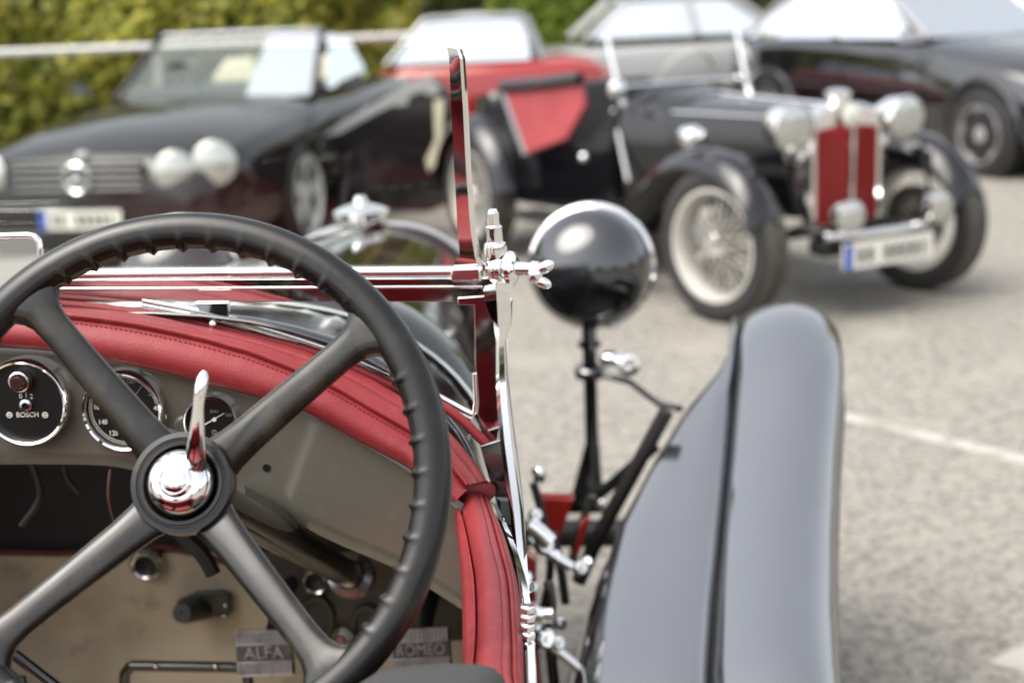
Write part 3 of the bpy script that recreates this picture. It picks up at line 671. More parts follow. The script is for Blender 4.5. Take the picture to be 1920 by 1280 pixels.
# pedals
def pedal(x0, x1, y0, y1, word, Yp, tilt):
    c = V((x0 + x1) / 2, (y0 + y1) / 2, Yp); dep = (c - ORG).dot(CF); u3 = dep / FPX
    W_, H_ = (x1 - x0) * u3, (y1 - y0) * u3
    rot = Matrix.Rotation(R(tilt), 3, 'Y') @ Matrix.Rotation(R(-14), 3, 'X')
    ux, uz, un = rot @ Vector((1, 0, 0)), rot @ Vector((0, 0, 1)), rot @ Vector((0, -1, 0))
    b = MB().box(c, (W_, 0.010, H_), rot).build('pedal', M['steeldark'], car, bevel=0.002)
    studs = MB(); n = 14
    for row_, nr in ((0.35, 3), (-0.35, 3)):
        for rr in range(nr):
            zc = H_ * row_ + (rr - (nr - 1) / 2) * H_ * 0.082
            for k in range(n):
                xc = (k - (n - 1) / 2) * W_ * 0.069
                studs.box(c + ux * xc + uz * zc + un * 0.0066, (W_ * 0.046, 0.0044, H_ * 0.056), rot)
    studs.build('tread_studs', M['steel'], b, smooth=False, kind='stuff')
    for z_ in (-0.20, 0.20, -0.49, 0.49):
        MB().box(c + uz * (H_ * z_) + un * 0.006, (W_ * 0.99, 0.004, H_ * 0.028), rot).build('rib', M['steel'], b, bevel=0.0005)
    text(word, c + un * 0.005, ux, uz, H_ * 0.27, M['steelmid'], b, ext=0.0022, sx=1.02 if len(word) < 5 else 0.86)
    MB().tube([c + Vector((0, 0.006, -0.01)), c + Vector((0.0, 0.07, 0.02)), c + Vector((0.01, 0.16, 0.05))], 0.010, 10).build('pedal_arm', M['dark'], b)
    return b
pedal(443, 552, 1180, 1264, 'ALFA', 1.80, -2); pedal(735, 846, 1176, 1256, 'ROMEO', 1.80, -3)

# ------------------------------------------------------------------ windscreen
YW = 1.56
ws = MB()
ws.tube([V(-130, 516, YW), V(300, 512, YW), V(905, 508.5, YW)], 0.0060, 16)
wsf = ws.build('windscreen_frame', M['chrome'], car)
MB().tube([V(-130, 543, YW - .002), V(905, 537, YW - .002)], 0.0022, 12).build('lower_bead', M['chrome'], wsf)
MB().prism([V(60, 524, YW - 0.0045), V(930, 521, YW - 0.0045), V(930, 566, YW - 0.002), V(60, 567, YW - 0.002)], (0, 0.006, 0)).build('cross_plate', M['chrome'], wsf, bevel=0.001)
MB().prism([V(365, 567.5, YW - 0.0062), V(428, 567.5, YW - 0.0062), V(429, 597, YW - 0.0030), V(372, 583, YW - 0.0045)], (0, 0.006, 0)).build('plate_tab', M['chrome'], wsf, bevel=0.001)
MB().prism([V(858, 558, YW - 0.004), V(944, 552, YW - 0.004), V(946, 640, YW - 0.002), V(942, 780, YW), V(930, 838, YW), V(915, 832, YW), V(893, 772, YW), V(889, 572, YW - 0.003), V(858, 572, YW - 0.004)], (0, 0.008, 0)).build('corner_plate', M['chrome'], wsf, bevel=0.001)
for dy, dz in ((0, 0.0032), (9, 0.0024)):
    MB().tube(resample([V(x, y + dy, YW) for x, y in ((268, 563), (300, 569), (365, 581), (430, 596), (600, 648), (700, 689), (800, 732), (868, 768), (884, 776))], 40) + ([V(891, 772, YW), V(893, 752, YW), V(890, 700, YW)] if dy == 0 else []), dz, 10).build('lower_strip', M['chrome'], wsf)
MB().prism([V(270, 566, YW), V(889, 566, YW), V(891, 768, YW), V(868, 768, YW), V(700, 689, YW), V(600, 648, YW), V(430, 596, YW)], (0, 0.004, 0)).build('lower_pane', M['pane'], wsf, smooth=False)
YT = 1.500
MB().prism([V(-150, 515, YW), V(875, 507, YW), V(850, 88, YT), V(-150, 106, YT)], (0, 0.004, 0.0)).build('upper_pane', M['pane'], wsf, smooth=False)
# upright side of the upper screen: a flat blade, twisted a little, footed on the rail
secs = []
for px0, px1, py, Yq in ((838, 862, 90, YT), (842, 868, 108, YT), (846, 874, 200, 1.515), (852, 880, 320, 1.532), (858, 889, 430, 1.547), (862, 898, 478, 1.556), (852, 906, 492, YW), (846, 908, 506, YW)):
    a, b = V(px0, py, Yq - 0.006), V(px1, py + 3, Yq - 0.003)
    secs.append([a, lerp(a, b, 0.80) + Vector((0, -0.0025, 0)), b, b + Vector((0.0015, 0.007, 0)), a + Vector((0.002, 0.009, 0))])
MB().loft(secs, True).build('upper_post', M['chrome'], wsf, ang=25)
MB().box(V(875, 512, YW - 0.004), (0.034, 0.018, 0.016)).build('post_foot', M['chrome'], wsf, bevel=0.003)
MB().prism([V(900, 836, 1.532), V(946, 822, 1.532), V(968, 905, 1.525), V(982, 985, 1.515), V(948, 990, 1.515), V(922, 915, 1.525)], (0, 0.006, 0)).build('scuttle_side', M['black'], scuttle, bevel=0.001)
# hinge boss, finial and wing nut
bc = V(935, 503, YW)
MB().sphere(bc, (0.0155, 0.016, 0.0165)).build('hinge_boss', M['chrome'], wsf)
MB().lathe([(0.0120, 0.010), (0.0128, 0.022), (0.0118, 0.027), (0.0088, 0.029), (0.0085, 0.043), (0.0092, 0.045), (0.0065, 0.047), (0.0062, 0.060), (0.0050, 0.062), (0.0046, 0.064), (0, 0.0645)], bc - Vector((0.002, 0, 0)), (-0.03, 0, 1), 20).build('finial', M['chrome'], wsf, ang=28)
MB().lathe([(0.0175, 0.009), (0.019, 0.012), (0.0185, 0.017), (0.013, 0.020), (0.0075, 0.021), (0.0070, 0.036), (0.009, 0.038), (0.008, 0.046), (0, 0.047)], bc, (1, -0.25, 0.0), 24).build('clamp_disc', M['chrome'], wsf, ang=30)
wn = V(1003, 516, YW - 0.02)
MB().sphere(wn, (0.008, 0.007, 0.0095)).sphere(wn + Vector((0.0115, 0, 0.0085)), (0.0105, 0.005, 0.0065), rot=Matrix.Rotation(R(-28), 3, 'Y')).sphere(wn + Vector((0.0085, 0, -0.0085)), (0.0095, 0.005, 0.0060), rot=Matrix.Rotation(R(25), 3, 'Y')).build('wing_nut', M['chrome'], wsf)
# bracket and post running down the scuttle side
MB().loft([[V(906, 545, YW - .012), V(930, 540, YW - .014), V(958, 548, YW - .006), V(958, 548, YW + .02), V(906, 545, YW + .02)],
           [V(908, 562, YW - .012), V(932, 570, YW - .016), V(956, 570, YW - .006), V(956, 570, YW + .02), V(908, 562, YW + .02)],
           [V(922, 600, YW - .010), V(934, 610, YW - .014), V(957, 610, YW - .004), V(957, 610, YW + .02), V(922, 600, YW + .02)]], True).build('post_bracket', M['chrome'], wsf, ang=25)
secs = []
for xa, xb, py, Yq in ((922, 958, 566, 1.555), (926, 957, 612, 1.555), (930, 948, 640, 1.553), (930, 950, 700, 1.548), (932, 956, 760, 1.540), (938, 964, 830, 1.525), (948, 974, 905, 1.50), (956, 980, 960, 1.46), (966, 985, 1050, 1.36), (976, 990, 1130, 1.24)):
    a, b = V(xa, py, Yq), V(xb, py, Yq + 0.004)
    secs.append([a, lerp(a, b, 0.35) + Vector((0, -0.006, 0.002)), lerp(a, b, 0.7) + Vector((0.002, -0.005, 0.001)), b, b + Vector((0, 0.02, 0)), a + Vector((0, 0.02, 0))])
MB().loft(secs, True).build('side_post', M['chrome'], wsf, ang=30)
MB().sphere(V(399, 608, 1.53), 0.0042).build('scuttle_screw', M['chrome'], scuttle)
# rear view mirror at the left of the screen
mc = [(-150, 447), (52, 441), (64, 443), (73, 452), (76, 470), (77, 545), (70, 556), (58, 560), (-150, 566)]
mp = [V(x, y, 1.50 - (y - 500) * 0.000040) for x, y in mc]
mr_ = MB().tube(mp, 0.0036, 10).build('rear_mirror', M['chrome'], wsf)
MB().prism([p + Vector((0, 0.001, 0)) for p in mp], (0, 0.008, 0)).build('mirror_glass', M['mirror'], mr_, smooth=False)

# ------------------------------------------------------------------ right front wing (outer) and its mirror image
def interp(tab, Y):
    for a, b in zip(tab, tab[1:]):
        if a[0] <= Y <= b[0]:
            t = (Y - a[0]) / (b[0] - a[0]); t = t
            return [lerp(a[k], b[k], t) for k in range(1, len(a))]
    return list((tab[0] if Y < tab[0][0] else tab[-1])[1:])
#        Y     z     left   gap    right
WT = [(0.9, .36, -.13, .075, .235), (1.4, .44, -.12, .080, .250), (1.7, .515, -.112, .084, .262), (1.9, .572, -.100, .088, .268), (2.1, .610, -.072, .107, .288), (2.3, .655, -.040, .130, .314), (2.5, .712, .028, .154, .344), (2.65, .763, .090, .172, .370), (2.75, .798, .152, .182, .388), (2.85, .823, .183, .190, .398), (2.93, .834, .196, .200, .400), (3.02, .832, .203, .208, .394), (3.14, .805, .205, .212, .386), (3.26, .74, .21, .215, .378), (3.36, .65, .21, .215, .372), (3.41, .54, .21, .215, .37)]
wy = [0.9 + (3.41 - 0.9) * k / 59 for k in range(60)]
def wing(sgn):
    def X(x): return x if sgn > 0 else 2 * CX - x
    sA = []; sB = []; sV = []; sR = []
    for Y in wy:
        z, xl, xg, xr = interp(WT, Y)
        z2, = interp(WT, min(Y + .02, 3.41))[:1]; z1, = interp(WT, max(Y - .02, 0.9))[:1]
        sl = (z2 - z1) / .04; n = Vector((0, -sl, 1)).normalized()
        def pt(x, h): return Vector((X(x), Y, z)) + n * h
        wA = max(0.004, xg - xl)
        sA.append([pt(xl - .010, -.10), pt(xl - .006, -.045), pt(xl - .002, -.012), pt(xl + .10 * wA, .0), pt(xl + .3 * wA, .008), pt(xl + .6 * wA, .013), pt(xl + .85 * wA, .012), pt(xg - .009, .007), pt(xg - .003, -.005), pt(xg, -.013)])
        w2 = xr - xg
        sB.append([pt(xg, -.014), pt(xg + .002, -.006), pt(xg + .009, .009), pt(xg + .12 * w2, .016)] + [pt(xg + u * w2, .016 + .022 * math.sin(math.pi * (u - .1) / .9) * (1 if u < 1 else 0)) for u in (.25, .4, .55, .7, .82)] + [pt(xr - .012, .012), pt(xr - .003, .0), pt(xr, -.016), pt(xr + .001, -.05), pt(xr - .004, -.11)])
        sR.append(pt(xr + .002, -.105)); sV.append(pt(xl - .006, -.085))
    wg = MB().loft(sB, False).build('front_wing', M['wing'], car, ang=60)
    MB().loft(sA, False).build('inner_panel', M['wing'], wg, ang=60)
    MB().tube([r_ for r_ in sR], 0.005, 8).build('wing_edge', M['black'], wg)
    q = [[pt_ + Vector((0, 0, .02)), pt_ + Vector((-sgn * .022, 0, -.005)), pt_ + Vector((-sgn * .045, 0, -.06)), pt_ + Vector((-sgn * .05, 0, -.20))] for pt_ in sV[10:54]]
    MB().loft(q, False).build('valance', M['black'], wg)
    return wg
wing(1); wing(-1)

# head lamps on their posts
def headlamp(c, base_x):
    sx = 1 if c.x > CX else -1
    ax = Vector((-0.02 * sx, -1, 0.02)).normalized()
    prof = [(0.1335, -0.035), (0.1340, -0.015)] + [(0.1335 * math.cos(R(t)) ** 0.9, -0.015 + 0.125 * math.sin(R(t))) for t in range(8, 90, 8)] + [(0.004, 0.110), (0, 0.110)]
    sh = MB().lathe(prof, c, ax, 56).build('headlamp', M['black'], car, ang=50)
    MB().lathe([(0.128, -0.060), (0.139, -0.058), (0.143, -0.046), (0.141, -0.034), (0.134, -0.030)], c, ax, 56).build('lamp_rim', M['chrome'], sh)
    MB().lathe([(0.130, -0.055), (0.10, -0.072), (0.05, -0.082), (0, -0.085)], c, ax, 40).build('lamp_lens', M['lens'], sh)
    b = c + Vector((-0.008 * sx, -0.01, -0.13))
    ps = MB().tube([b, b + Vector((0, -.01, -.10)), b + Vector((0, -.02, -.22)), b + Vector((0.0, -.03, -.36))], [0.017, 0.015, 0.0155, 0.016], 14)
    ps.lathe([(0.016, -0.008), (0.026, -0.006), (0.026, 0.004), (0.016, 0.007)], b + Vector((0, 0, -.035)), (0, 0, 1), 20)
    ps.lathe([(0.016, -0.022), (0.034, -0.012), (0.036, 0.004), (0.030, 0.012), (0.016, 0.02)], b + Vector((0, -.01, -.095)), (0, 0, 1), 20)
    f = b + Vector((-0.012 * sx, -.03, -.40))
    ps.prism([b + Vector((-.016, -.03, -.26)), b + Vector((.016, -.03, -.26)), b + Vector((.024, -.03, -.42)), b + Vector((-.062, -.03, -.42))] if sx > 0 else [b + Vector((-.016, -.03, -.26)), b + Vector((.016, -.03, -.26)), b + Vector((.062, -.03, -.42)), b + Vector((-.024, -.03, -.42))], (0, 0.03, 0))
    po = ps.build('lamp_post', M['black'], car, ang=40)
    for dx in (0.018, 0.046):
        MB().sphere(b + Vector((dx * sx, -.045, -.385 - dx * 0.3)), 0.012).build('post_bolt', M['chrome'], po)
    MB().tube([b + Vector((.01 * sx, -.02, -.095)), b + Vector((.09 * sx, -.05, -.112)), b + Vector((.15 * sx, -.15, -.135)), b + Vector((.19 * sx, -.24, -.12))], 0.0075, 10).build('wing_stay', M['black'], po)
    if sx > 0:
        MB().sphere(b + Vector((.048, -.06, -.055)), (.026, .022, .018)).build('horn_motor', M['chrome'], po)
        MB().lathe([(.012, -.03), (.016, -.01), (.024, .006), (.025, .014), (.021, .016), (0, .012)], b + Vector((.082, -.08, -.065)), (0.3, -1, .15), 20).build('horn_bell', M['chrome'], po)
    MB().sphere(c + Vector((.045 * sx, -.035, -.118)), (.016, .014, .009)).build('lamp_clip', M['brushed'], sh)
lc = V(1108, 505, 3.2)
headlamp(lc, 0)
headlamp(Vector((2 * CX - lc.x + 0.07, lc.y, lc.z)), 0)

# front suspension, chassis leg and linkages between body and wing
def q4(pts, Y, name, m, off=0.03):
    return MB().prism([V(x, y, Y) for x, y in pts], (0, off, 0)).build(name, m, car, smooth=False, bevel=0.002)
q4([(1006, 932), (1076, 936), (1046, 1016), (1016, 1020)], 2.55, 'chassis_plate', M['redpaint'])
q4([(982, 1035), (1006, 1052), (1004, 1130), (986, 1128)], 2.2, 'chassis_plate', M['redpaint'])
q4([(992, 1222), (1010, 1210), (1016, 1300), (996, 1300)], 2.0, 'chassis_plate', M['redpaint'])
q4([(1088, 985), (1106, 970), (1086, 1040), (1074, 1045)], 2.5, 'chassis_plate', M['redpaint'])
def rod(pts, Y, r_, name, m, n=10):
    return MB().tube(resample([V(x, y, Y + (dy[0] if (dy := rest) else 0)) for x, y, *rest in pts], 16), r_, n).build(name, m, car)
rod([(1000, 905), (1015, 960), (1032, 1060), (1018, 1140)], 2.3, 0.007, 'brake_rod', M['dark'])
rod([(1036, 1000), (1052, 1070), (1060, 1130)], 2.35, 0.008, 'brake_rod', M['olive'])
rod([(1112, 930), (1085, 1000), (1072, 1060)], 2.6, 0.009, 'friction_arm', M['olive'])
rod([(1250, 770), (1190, 880), (1120, 1010), (1085, 1090)], 2.55, 0.014, 'wing_brace', M['dark'])
rod([(1230, 835), (1150, 905), (1090, 950)], 2.75, 0.012, 'wing_brace', M['black'])
rod([(990, 982), (1012, 998), (1030, 1016)], 2.1, 0.014, 'brake_lever', M['chrome'])
rod([(1030, 1036), (1048, 1048), (1072, 1062)], 2.1, 0.0085, 'brake_lever', M['chrome'])
rod([(998, 1146), (1018, 1152), (1036, 1152)], 1.95, 0.011, 'brake_lever', M['chrome'])
rod([(1012, 1196), (1030, 1208), (1054, 1226), (1078, 1246), (1092, 1262), (1092, 1280)], 1.95, 0.0075, 'brake_lever', M['brushed'])
rod([(1002, 890), (1012, 884), (1010, 900)], 2.4, 0.010, 'grease_cap', M['chrome'])
rod([(1028, 1090), (1034, 1130), (1030, 1180), (1040, 1290)], 2.0, 0.008, 'brake_rod', M['bronze'])
for px, py, Y, r_ in ((1002, 1010, 2.2, .013), (1020, 1022, 2.15, .016), (1010, 1185, 2.0, .012), (1022, 1197, 1.95, .016), (1046, 1205, 1.95, .011), (1088, 1064, 2.2, .013), (1100, 1052, 2.25, .009), (986, 1082, 2.1, .010), (1050, 1168, 2.1, .010), (1004, 965, 2.2, .011), (1042, 1040, 2.1, .008), (1000, 1100, 2.1, .008)):
    MB().lathe([(r_, -r_ * .4), (r_, r_ * .4), (r_ * .7, r_ * .6), (r_ * .4, r_ * .6), (r_ * .35, r_), (0, r_)], V(px, py, Y), (0.5, -0.8, 0.3), 8).build('linkage_nut', M['brushed'] if rnd.random() < .5 else M['chrome'], car, ang=25)
MB().box((CX + 0.24, 2.5, 0.46), (0.07, 1.6, 0.12)).build('chassis_rail', M['dark'], car, smooth=False, bevel=0.005)
MB().box((CX - 0.24, 2.5, 0.46), (0.07, 1.6, 0.12)).build('chassis_rail', M['dark'], car, smooth=False, bevel=0.005)
MB().tube([(CX - 0.85, 3.05, 0.36), (CX + 0.85, 3.05, 0.36)], 0.03, 12).build('front_axle', M['dark'], car)

# wheels of any car: tyre > tread, rim, spokes, hub cap
def wheel_of(parent, c, ax, rt, wd, rr, style, spokes=28, name='wheel'):
    c = Vector(c); ax = Vector(ax).normalized(); h = wd / 2
    t = MB().lathe([(rr, -h * .8), (rr + (rt - rr) * .35, -h), (rr + (rt - rr) * .8, -h * .96), (rt * .985, -h * .75), (rt * .985, h * .75), (rr + (rt - rr) * .8, h * .96), (rr + (rt - rr) * .35, h), (rr, h * .8)], c, ax, 48).build(name, M['tyre'], parent, ang=50)
    MB().lathe([(rt * .98, -h * .78), (rt, -h * .72), (rt, -h * .28), (rt * .988, -h * .25), (rt * .988, -h * .20), (rt, -h * .17), (rt, h * .17), (rt * .988, h * .20), (rt * .988, h * .25), (rt, h * .28), (rt, h * .72), (rt * .98, h * .78)], c, ax, 48).build('tread', M['tread'], t, ang=30)
    rim = MB()
    rim.lathe([(rr * 1.03, h * .86), (rr * 1.04, h * .98), (rr * .99, h), (rr * .93, h * .6), (rr * .90, 0), (rr * .93, -h * .6), (rr, -h * .8)], c, ax, 48)
    mt = {'wire': M['rimpaint'], 'dull': M['silver']}.get(style, M['alloy'])
    rim.build('rim', mt, t)
    a = ax.orthogonal().normalized(); b = ax.cross(a)
    sp = MB()
    if style == 'wire':
        for k in range(spokes):
            an = 2 * math.pi * k / spokes; e = a * math.cos(an) + b * math.sin(an); e2 = a * math.cos(an + .35 * (1 if k % 2 else -1)) + b * math.sin(an + .35 * (1 if k % 2 else -1))
            sp.tube([c + e2 * .045 + ax * (h * (.75 if k % 4 < 2 else -.4)), c + e * rr * .93 + ax * h * .15], 0.0028, 5)
        sp.build('wire_spokes', mt, t, kind='stuff')
        MB().lathe([(.0, -h * .25), (.165, -h * .25), (.17, -h * .8)], c, ax, 32).build('brake_drum', M['brakedrum'], t)
        MB().lathe([(.055, -h * .6), (.055, h * .7), (.045, h * .9), (.038, h * 1.25), (.030, h * 1.4), (0, h * 1.42)], c, ax, 24).build('hub_cap', M['brushed'], t)
        MB().box(c + ax * h * 1.3, (.17, .02, .03), Matrix((a, ax, b)).transposed()).build('knock_off', M['chrome'], t, bevel=0.006)
    else:
        for k in range(5):
            an = 2 * math.pi * k / 5 + .3; e = a * math.cos(an) + b * math.sin(an); s = ax.cross(e)
            q = MB().prism([c + e * .04 + s * .045 + ax * h * .70, c + e * rr * .95 + s * .05 + ax * h * .82, c + e * rr * .95 - s * .05 + ax * h * .82, c + e * .04 - s * .045 + ax * h * .70], -ax * .03)
            q.build('wheel_spoke', mt, t, bevel=0.006)
        MB().lathe([(.09, h * .3), (.09, h * .7), (.05, h * .85), (0, h * .86)], c, ax, 24).build('hub_cap', mt, t)
        MB().lathe([(rr * .94, -h * .1), (0, -h * .1)], c, ax, 32).build('brake_disc', M['dark'], t)
    return t
for sgn in (1, -1):
    wheel_of(car, Vector((CX + sgn * 0.88, 3.05, 0.36)), (sgn, 0, 0), 0.36, 0.13, 0.25, 'wire')
    wheel_of(car, Vector((CX + sgn * 0.68, 0.25, 0.36)), (sgn, 0, 0), 0.36, 0.13, 0.25, 'wire')
# dark cloth bundle on the seat top, just showing at the bottom edge
secs = []
for px, py, Yq in ((660, 1300, .98), (700, 1275, .98), (760, 1266, .98), (830, 1262, .98), (890, 1264, .98), (918, 1271, .98), (938, 1290, .98), (945, 1310, .98)):
    p = V(px, py, Yq); secs.append([p + Vector((0, .06, -.05)), p + Vector((0, .03, -.006)), p, p + Vector((0, -.04, -.004)), p + Vector((0, -.09, -.05)), p + Vector((0, -.09, -.15)), p + Vector((0, .05, -.15))])
cl = MB().loft(secs, True).build('folded_coat', M['cloth'], None, ang=70); tag(cl, 'charcoal cloth bundle on the seat at the foot of the steering wheel', 'coat')

# ------------------------------------------------------------------ parked cars (local axes: x forward from the front axle, y to the car's left)
def body_loft(stations, m, parent, name='body', bulge=0.0):
    secs = []
    for x, wv, zl, zs, zt in stations:         # half width, sill height, shoulder height, centre height
        half = [(wv * .90, zl), (wv * .985, zl + .10), (wv, lerp(zl, zs, .5)), (wv * .985, zs - .10), (wv * .95, zs - .03), (wv * .86, zs + .005), (wv * .55, lerp(zs, zt, .75)), (0, zt)]
        secs.append([Vector((x, y, z)) for y, z in half] + [Vector((x, -y, z)) for y, z in half[-2::-1]])
    return MB().loft(secs, True).build(name, m, parent, ang=50)
def cabin(parent, xb0, xt0, xt1, xb1, wb, wt, zb, zt, pm, rm, bpil=None, mb=0.02, roof=True, zb2=None, wsm='carglass', rwm='carglass'):
    # windscreen foot / top, rear glass top / foot
    zb2 = zb if zb2 is None else zb2
    F0 = [Vector((xb0, s * wb * .9, zb)) for s in (1, -1)]; F1 = [Vector((xt0, s * wt, zt)) for s in (1, -1)]
    R1 = [Vector((xt1, s * wt, zt)) for s in (1, -1)]; R0 = [Vector((xb1, s * wb * .92, zb2)) for s in (1, -1)]
    if roof:
        secs = []
        for x, dz in ((xt0 + .02, -.01), (lerp(xt0, xt1, .15), .03), (lerp(xt0, xt1, .5), .05), (lerp(xt0, xt1, .85), .03), (xt1 - .02, -.01)):
            secs.append([Vector((x, y * wt, zt + dz * (1 - .6 * y * y) - (.035 if abs(y) > .99 else 0))) for y in (1.03, .92, .5, 0, -.5, -.92, -1.03)] + [Vector((x, y * wt, zt - .04)) for y in (-.9, 0, .9)])
        MB().loft(secs, True).build('roof', rm, parent, ang=50)
    def pane(q, name, n, gm='carglass'):
        MB().prism(q, n).build(name, M[gm], parent, smooth=False)
    pane([F0[0], F0[1], F1[1], F1[0]], 'windscreen', (-.006, 0, 0), wsm)
    pane([R0[0], R0[1], R1[1], R1[0]], 'rear_window', (.006, 0, 0), rwm)
    for i, s in ((0, 1), (1, -1)):
        a0, a1, c1, c0 = F0[i], F1[i], R1[i], R0[i]
        a0 = Vector((a0.x - .06, s * wb, a0.z)); c0 = Vector((c0.x + .1, s * wb, c0.z))
        if bpil:
            tb = (bpil - a0.x) / (c0.x - a0.x); b0 = lerp(a0, c0, tb); b1 = lerp(a1, c1, tb)
            pane([a0, b0, b1, a1], 'side_window', (0, -s * .006, 0)); pane([b0, c0, c1, b1], 'side_window', (0, -s * .006, 0))
            MB().tube([b0, b1], mb * 1.3, 8).build('pillar', pm, parent)
        else:
            pane([a0, c0, c1, a1], 'side_window', (0, -s * .006, 0))
        MB().tube([F0[i], F1[i]], mb, 8).build('pillar', pm, parent)
        MB().tube([R0[i], R1[i]], mb * 1.7, 8).build('pillar', pm, parent)
        MB().tube([F1[i], R1[i]], mb * .9, 8).build('roof_rail', pm, parent)
def plate(parent, c, fw, right, wd=.52, ht=.115):
    fw = Vector(fw).normalized(); right = Vector(right).normalized(); up = Vector((0, 0, 1)); c = Vector(c)
    rot = Matrix((right, fw, up)).transposed()
    p = MB().box(c, (wd, .012, ht), rot).build('number_plate', M['plate'], parent, bevel=.003)
    MB().box(c + fw * .0075 - right * (wd * .455), (wd * .085, .004, ht * .98), rot).build('blue_band', M['blue'], p, smooth=False)
    r2 = random.Random(5)
    for k in range(8):
        if k == 2: continue
        x = -.36 + k * .105
        MB().box(c + fw * .0075 + right * (wd * x * .95 + .012), (.020 + r2.random() * .012, .003, ht * .55), rot).build('plate_stroke', M['ink'], p, smooth=False)
    return p
def lamp(parent, c, r, fw=(1, 0, 0), name='headlamp', shell=M['chrome'], depth=.8):
    c = Vector(c)
    s = MB().lathe([(r * 1.04, .01), (r * 1.06, -.01), (r, -.03), (r * .85, -.03 - r * depth * .5), (r * .5, -.03 - r * depth * .9), (0, -.03 - r * depth)], c, fw, 28).build(name, shell, parent)
    MB().lathe([(r * 1.0, .006), (r * .7, .006 + r * .14), (r * .3, .006 + r * .2), (0, .006 + r * .21)], c, fw, 24).build('lens', M['lens'], s)
    return s

# dark coupe on the left, near door standing open
sl = thing('sports_car', 'dark brownish sports car without roof, its near door open, star badge in the grille', 'car', (-3.05, 9.30, 0), R(-98))
body_loft([(1.02, .62, .22, .50, .58), (.98, .76, .19, .62, .68), (.85, .85, .17, .68, .76), (.5, .90, .17, .74, .86), (0, .915, .17, .80, .91), (-.6, .915, .17, .84, .95), (-.9, .915, .17, .87, .95), (-1.9, .915, .17, .90, .93), (-2.6, .915, .18, .92, .96), (-3.2, .87, .2, .90, .95), (-3.5, .75, .26, .80, .86)], M['slpaint'], sl)
F0 = [Vector((-.80, y, .93 - .02 * abs(y))) for y in (-.74, .30, .74)]; F0[0].x -= .14; F0[2].x -= .16
F1 = [Vector((-1.46, y, 1.35 - .02 * abs(y))) for y in (-.62, .26, .62)]; F1[0].x -= .08; F1[2].x -= .09
MB().prism([F0[0], F0[1], F1[1], F1[0]], (-.006, 0, 0)).build('windscreen', M['screen'], sl, smooth=False)
MB().prism([F0[1], F0[2], F1[2], F1[1]], (-.006, 0, 0)).build('windscreen', M['carglass'], sl, smooth=False)  # same screen, glass made far more reflective here to add a bright sky glare
MB().tube(F1, .020, 8).build('windscreen_header', M['silver'], sl)
for a, b in ((F0[0], F1[0]), (F0[2], F1[2])): MB().tube([a, b], .026, 8).build('pillar', M['slpaint'], sl)
for s_ in (1,):
    MB().prism([(-1.08, s_ * .80, .95), (-2.05, s_ * .80, .97), (-1.98, s_ * .68, 1.25), (-1.62, s_ * .645, 1.32)], (0, -s_ * .006, 0)).build('side_window', M['carglass'], sl, smooth=False)
MB().loft([[Vector((-2.55, y, .95)), Vector((-2.55, y, 1.12)), Vector((-2.62, y, 1.12)), Vector((-2.62, y, .95))] for y in (-.55, .55)], True).build('roll_bar', M['satin'], sl, bevel=.02)
MB().box((-1.75, 0, .955), (1.35, 1.30, .02)).build('cockpit_floor', M['dark'], sl)
MB().lathe([(.13, -.01), (.15, 0), (.13, .01), (.12, 0)], (-1.25, -.36, 1.02), (-1, 0, .4), 24).build('steering_wheel', M['dark'], sl)
MB().loft([[Vector((-.95, y, .93)), Vector((-1.15, y, 1.0)), Vector((-1.3, y, .98)), Vector((-1.3, y, .9))] for y in (-.68, .68)], True).build('dash_top', M['satin'], sl)
for s in (1, -1):
    for xw in (-.22, -2.72):
        MB().lathe([(.375, -.05), (.385, .0), (.36, .006), (0, .008)], (xw, s * .90, .33), (0, s, 0), 36).build('wheel_arch', M['dark'], sl)
        wheel_of(sl, (xw, s * .83, .325), (0, s, 0), .325, .22, .25, 'alloy')
    for dx, y, r_, z in ((.97, .58, .12, .625), (.89, .79, .13, .66)):
        lamp(sl, (dx, s * y, z), r_, Vector((1, s * .32, .10)), 'headlamp', M['slpaint'], .5)
gr = MB().box((1.005, 0, .60), (.03, .84, .19)).build('grille_opening', M['dark'], sl, bevel=.02)
for k in range(4):
    MB().box((1.022, 0, .535 + k * .043), (.02, .80, .013)).build('grille_bar', M['silver'], gr, bevel=.003)
MB().lathe([(.070, 0), (.080, .008), (.090, 0), (.080, -.008), (.070, 0)], (1.045, 0, .60), (1, 0, 0), 36).build('badge_ring', M['chrome'], gr)
for k in range(3):
    an = R(90 + 120 * k); MB().tube([(1.045, 0, .60), (1.045, .076 * math.cos(an), .60 + .076 * math.sin(an))], [.014, .003], 6).build('badge_point', M['chrome'], gr)
MB().lathe([(.0, 0), (.03, .002), (.034, -.006)], (.96, 0, .735), (.4, 0, 1), 20).build('bonnet_badge', M['chrome'], sl)
plate(sl, (1.045, 0, .36), (1, 0, 0), (0, 1, 0))
MB().loft([[Vector((x, y, z)) for y, z in ((-.8, .18), (-.8, .30), (.8, .30), (.8, .18))] for x in (.95, 1.03)], True).build('bumper_intake', M['satin'], sl, bevel=.02)
for s in (1, -1):
    MB().lathe([(.05, 0), (.055, .01), (0, .02)], (1.01, s * .62, .28), (1, 0, 0), 20).build('fog_lamp', M['lens'], sl)
    MB().loft([[Vector((-.95, s * .90, .96)), Vector((-.95, s * .93, 1.0)), Vector((-.95, s * .95, .96))], [Vector((-.98, s * 1.06, .96)), Vector((-1.0, s * 1.08, 1.06)), Vector((-.98, s * 1.10, .96))]], True).build('door_mirror', M['slpaint'], sl)
    for k in range(2): MB().box((-.62, s * .918, .52 + .07 * k), (.16, .012, .030), Matrix.Rotation(R(-12), 3, 'Y')).build('side_vent_fin', M['brushed'], sl, bevel=.004)
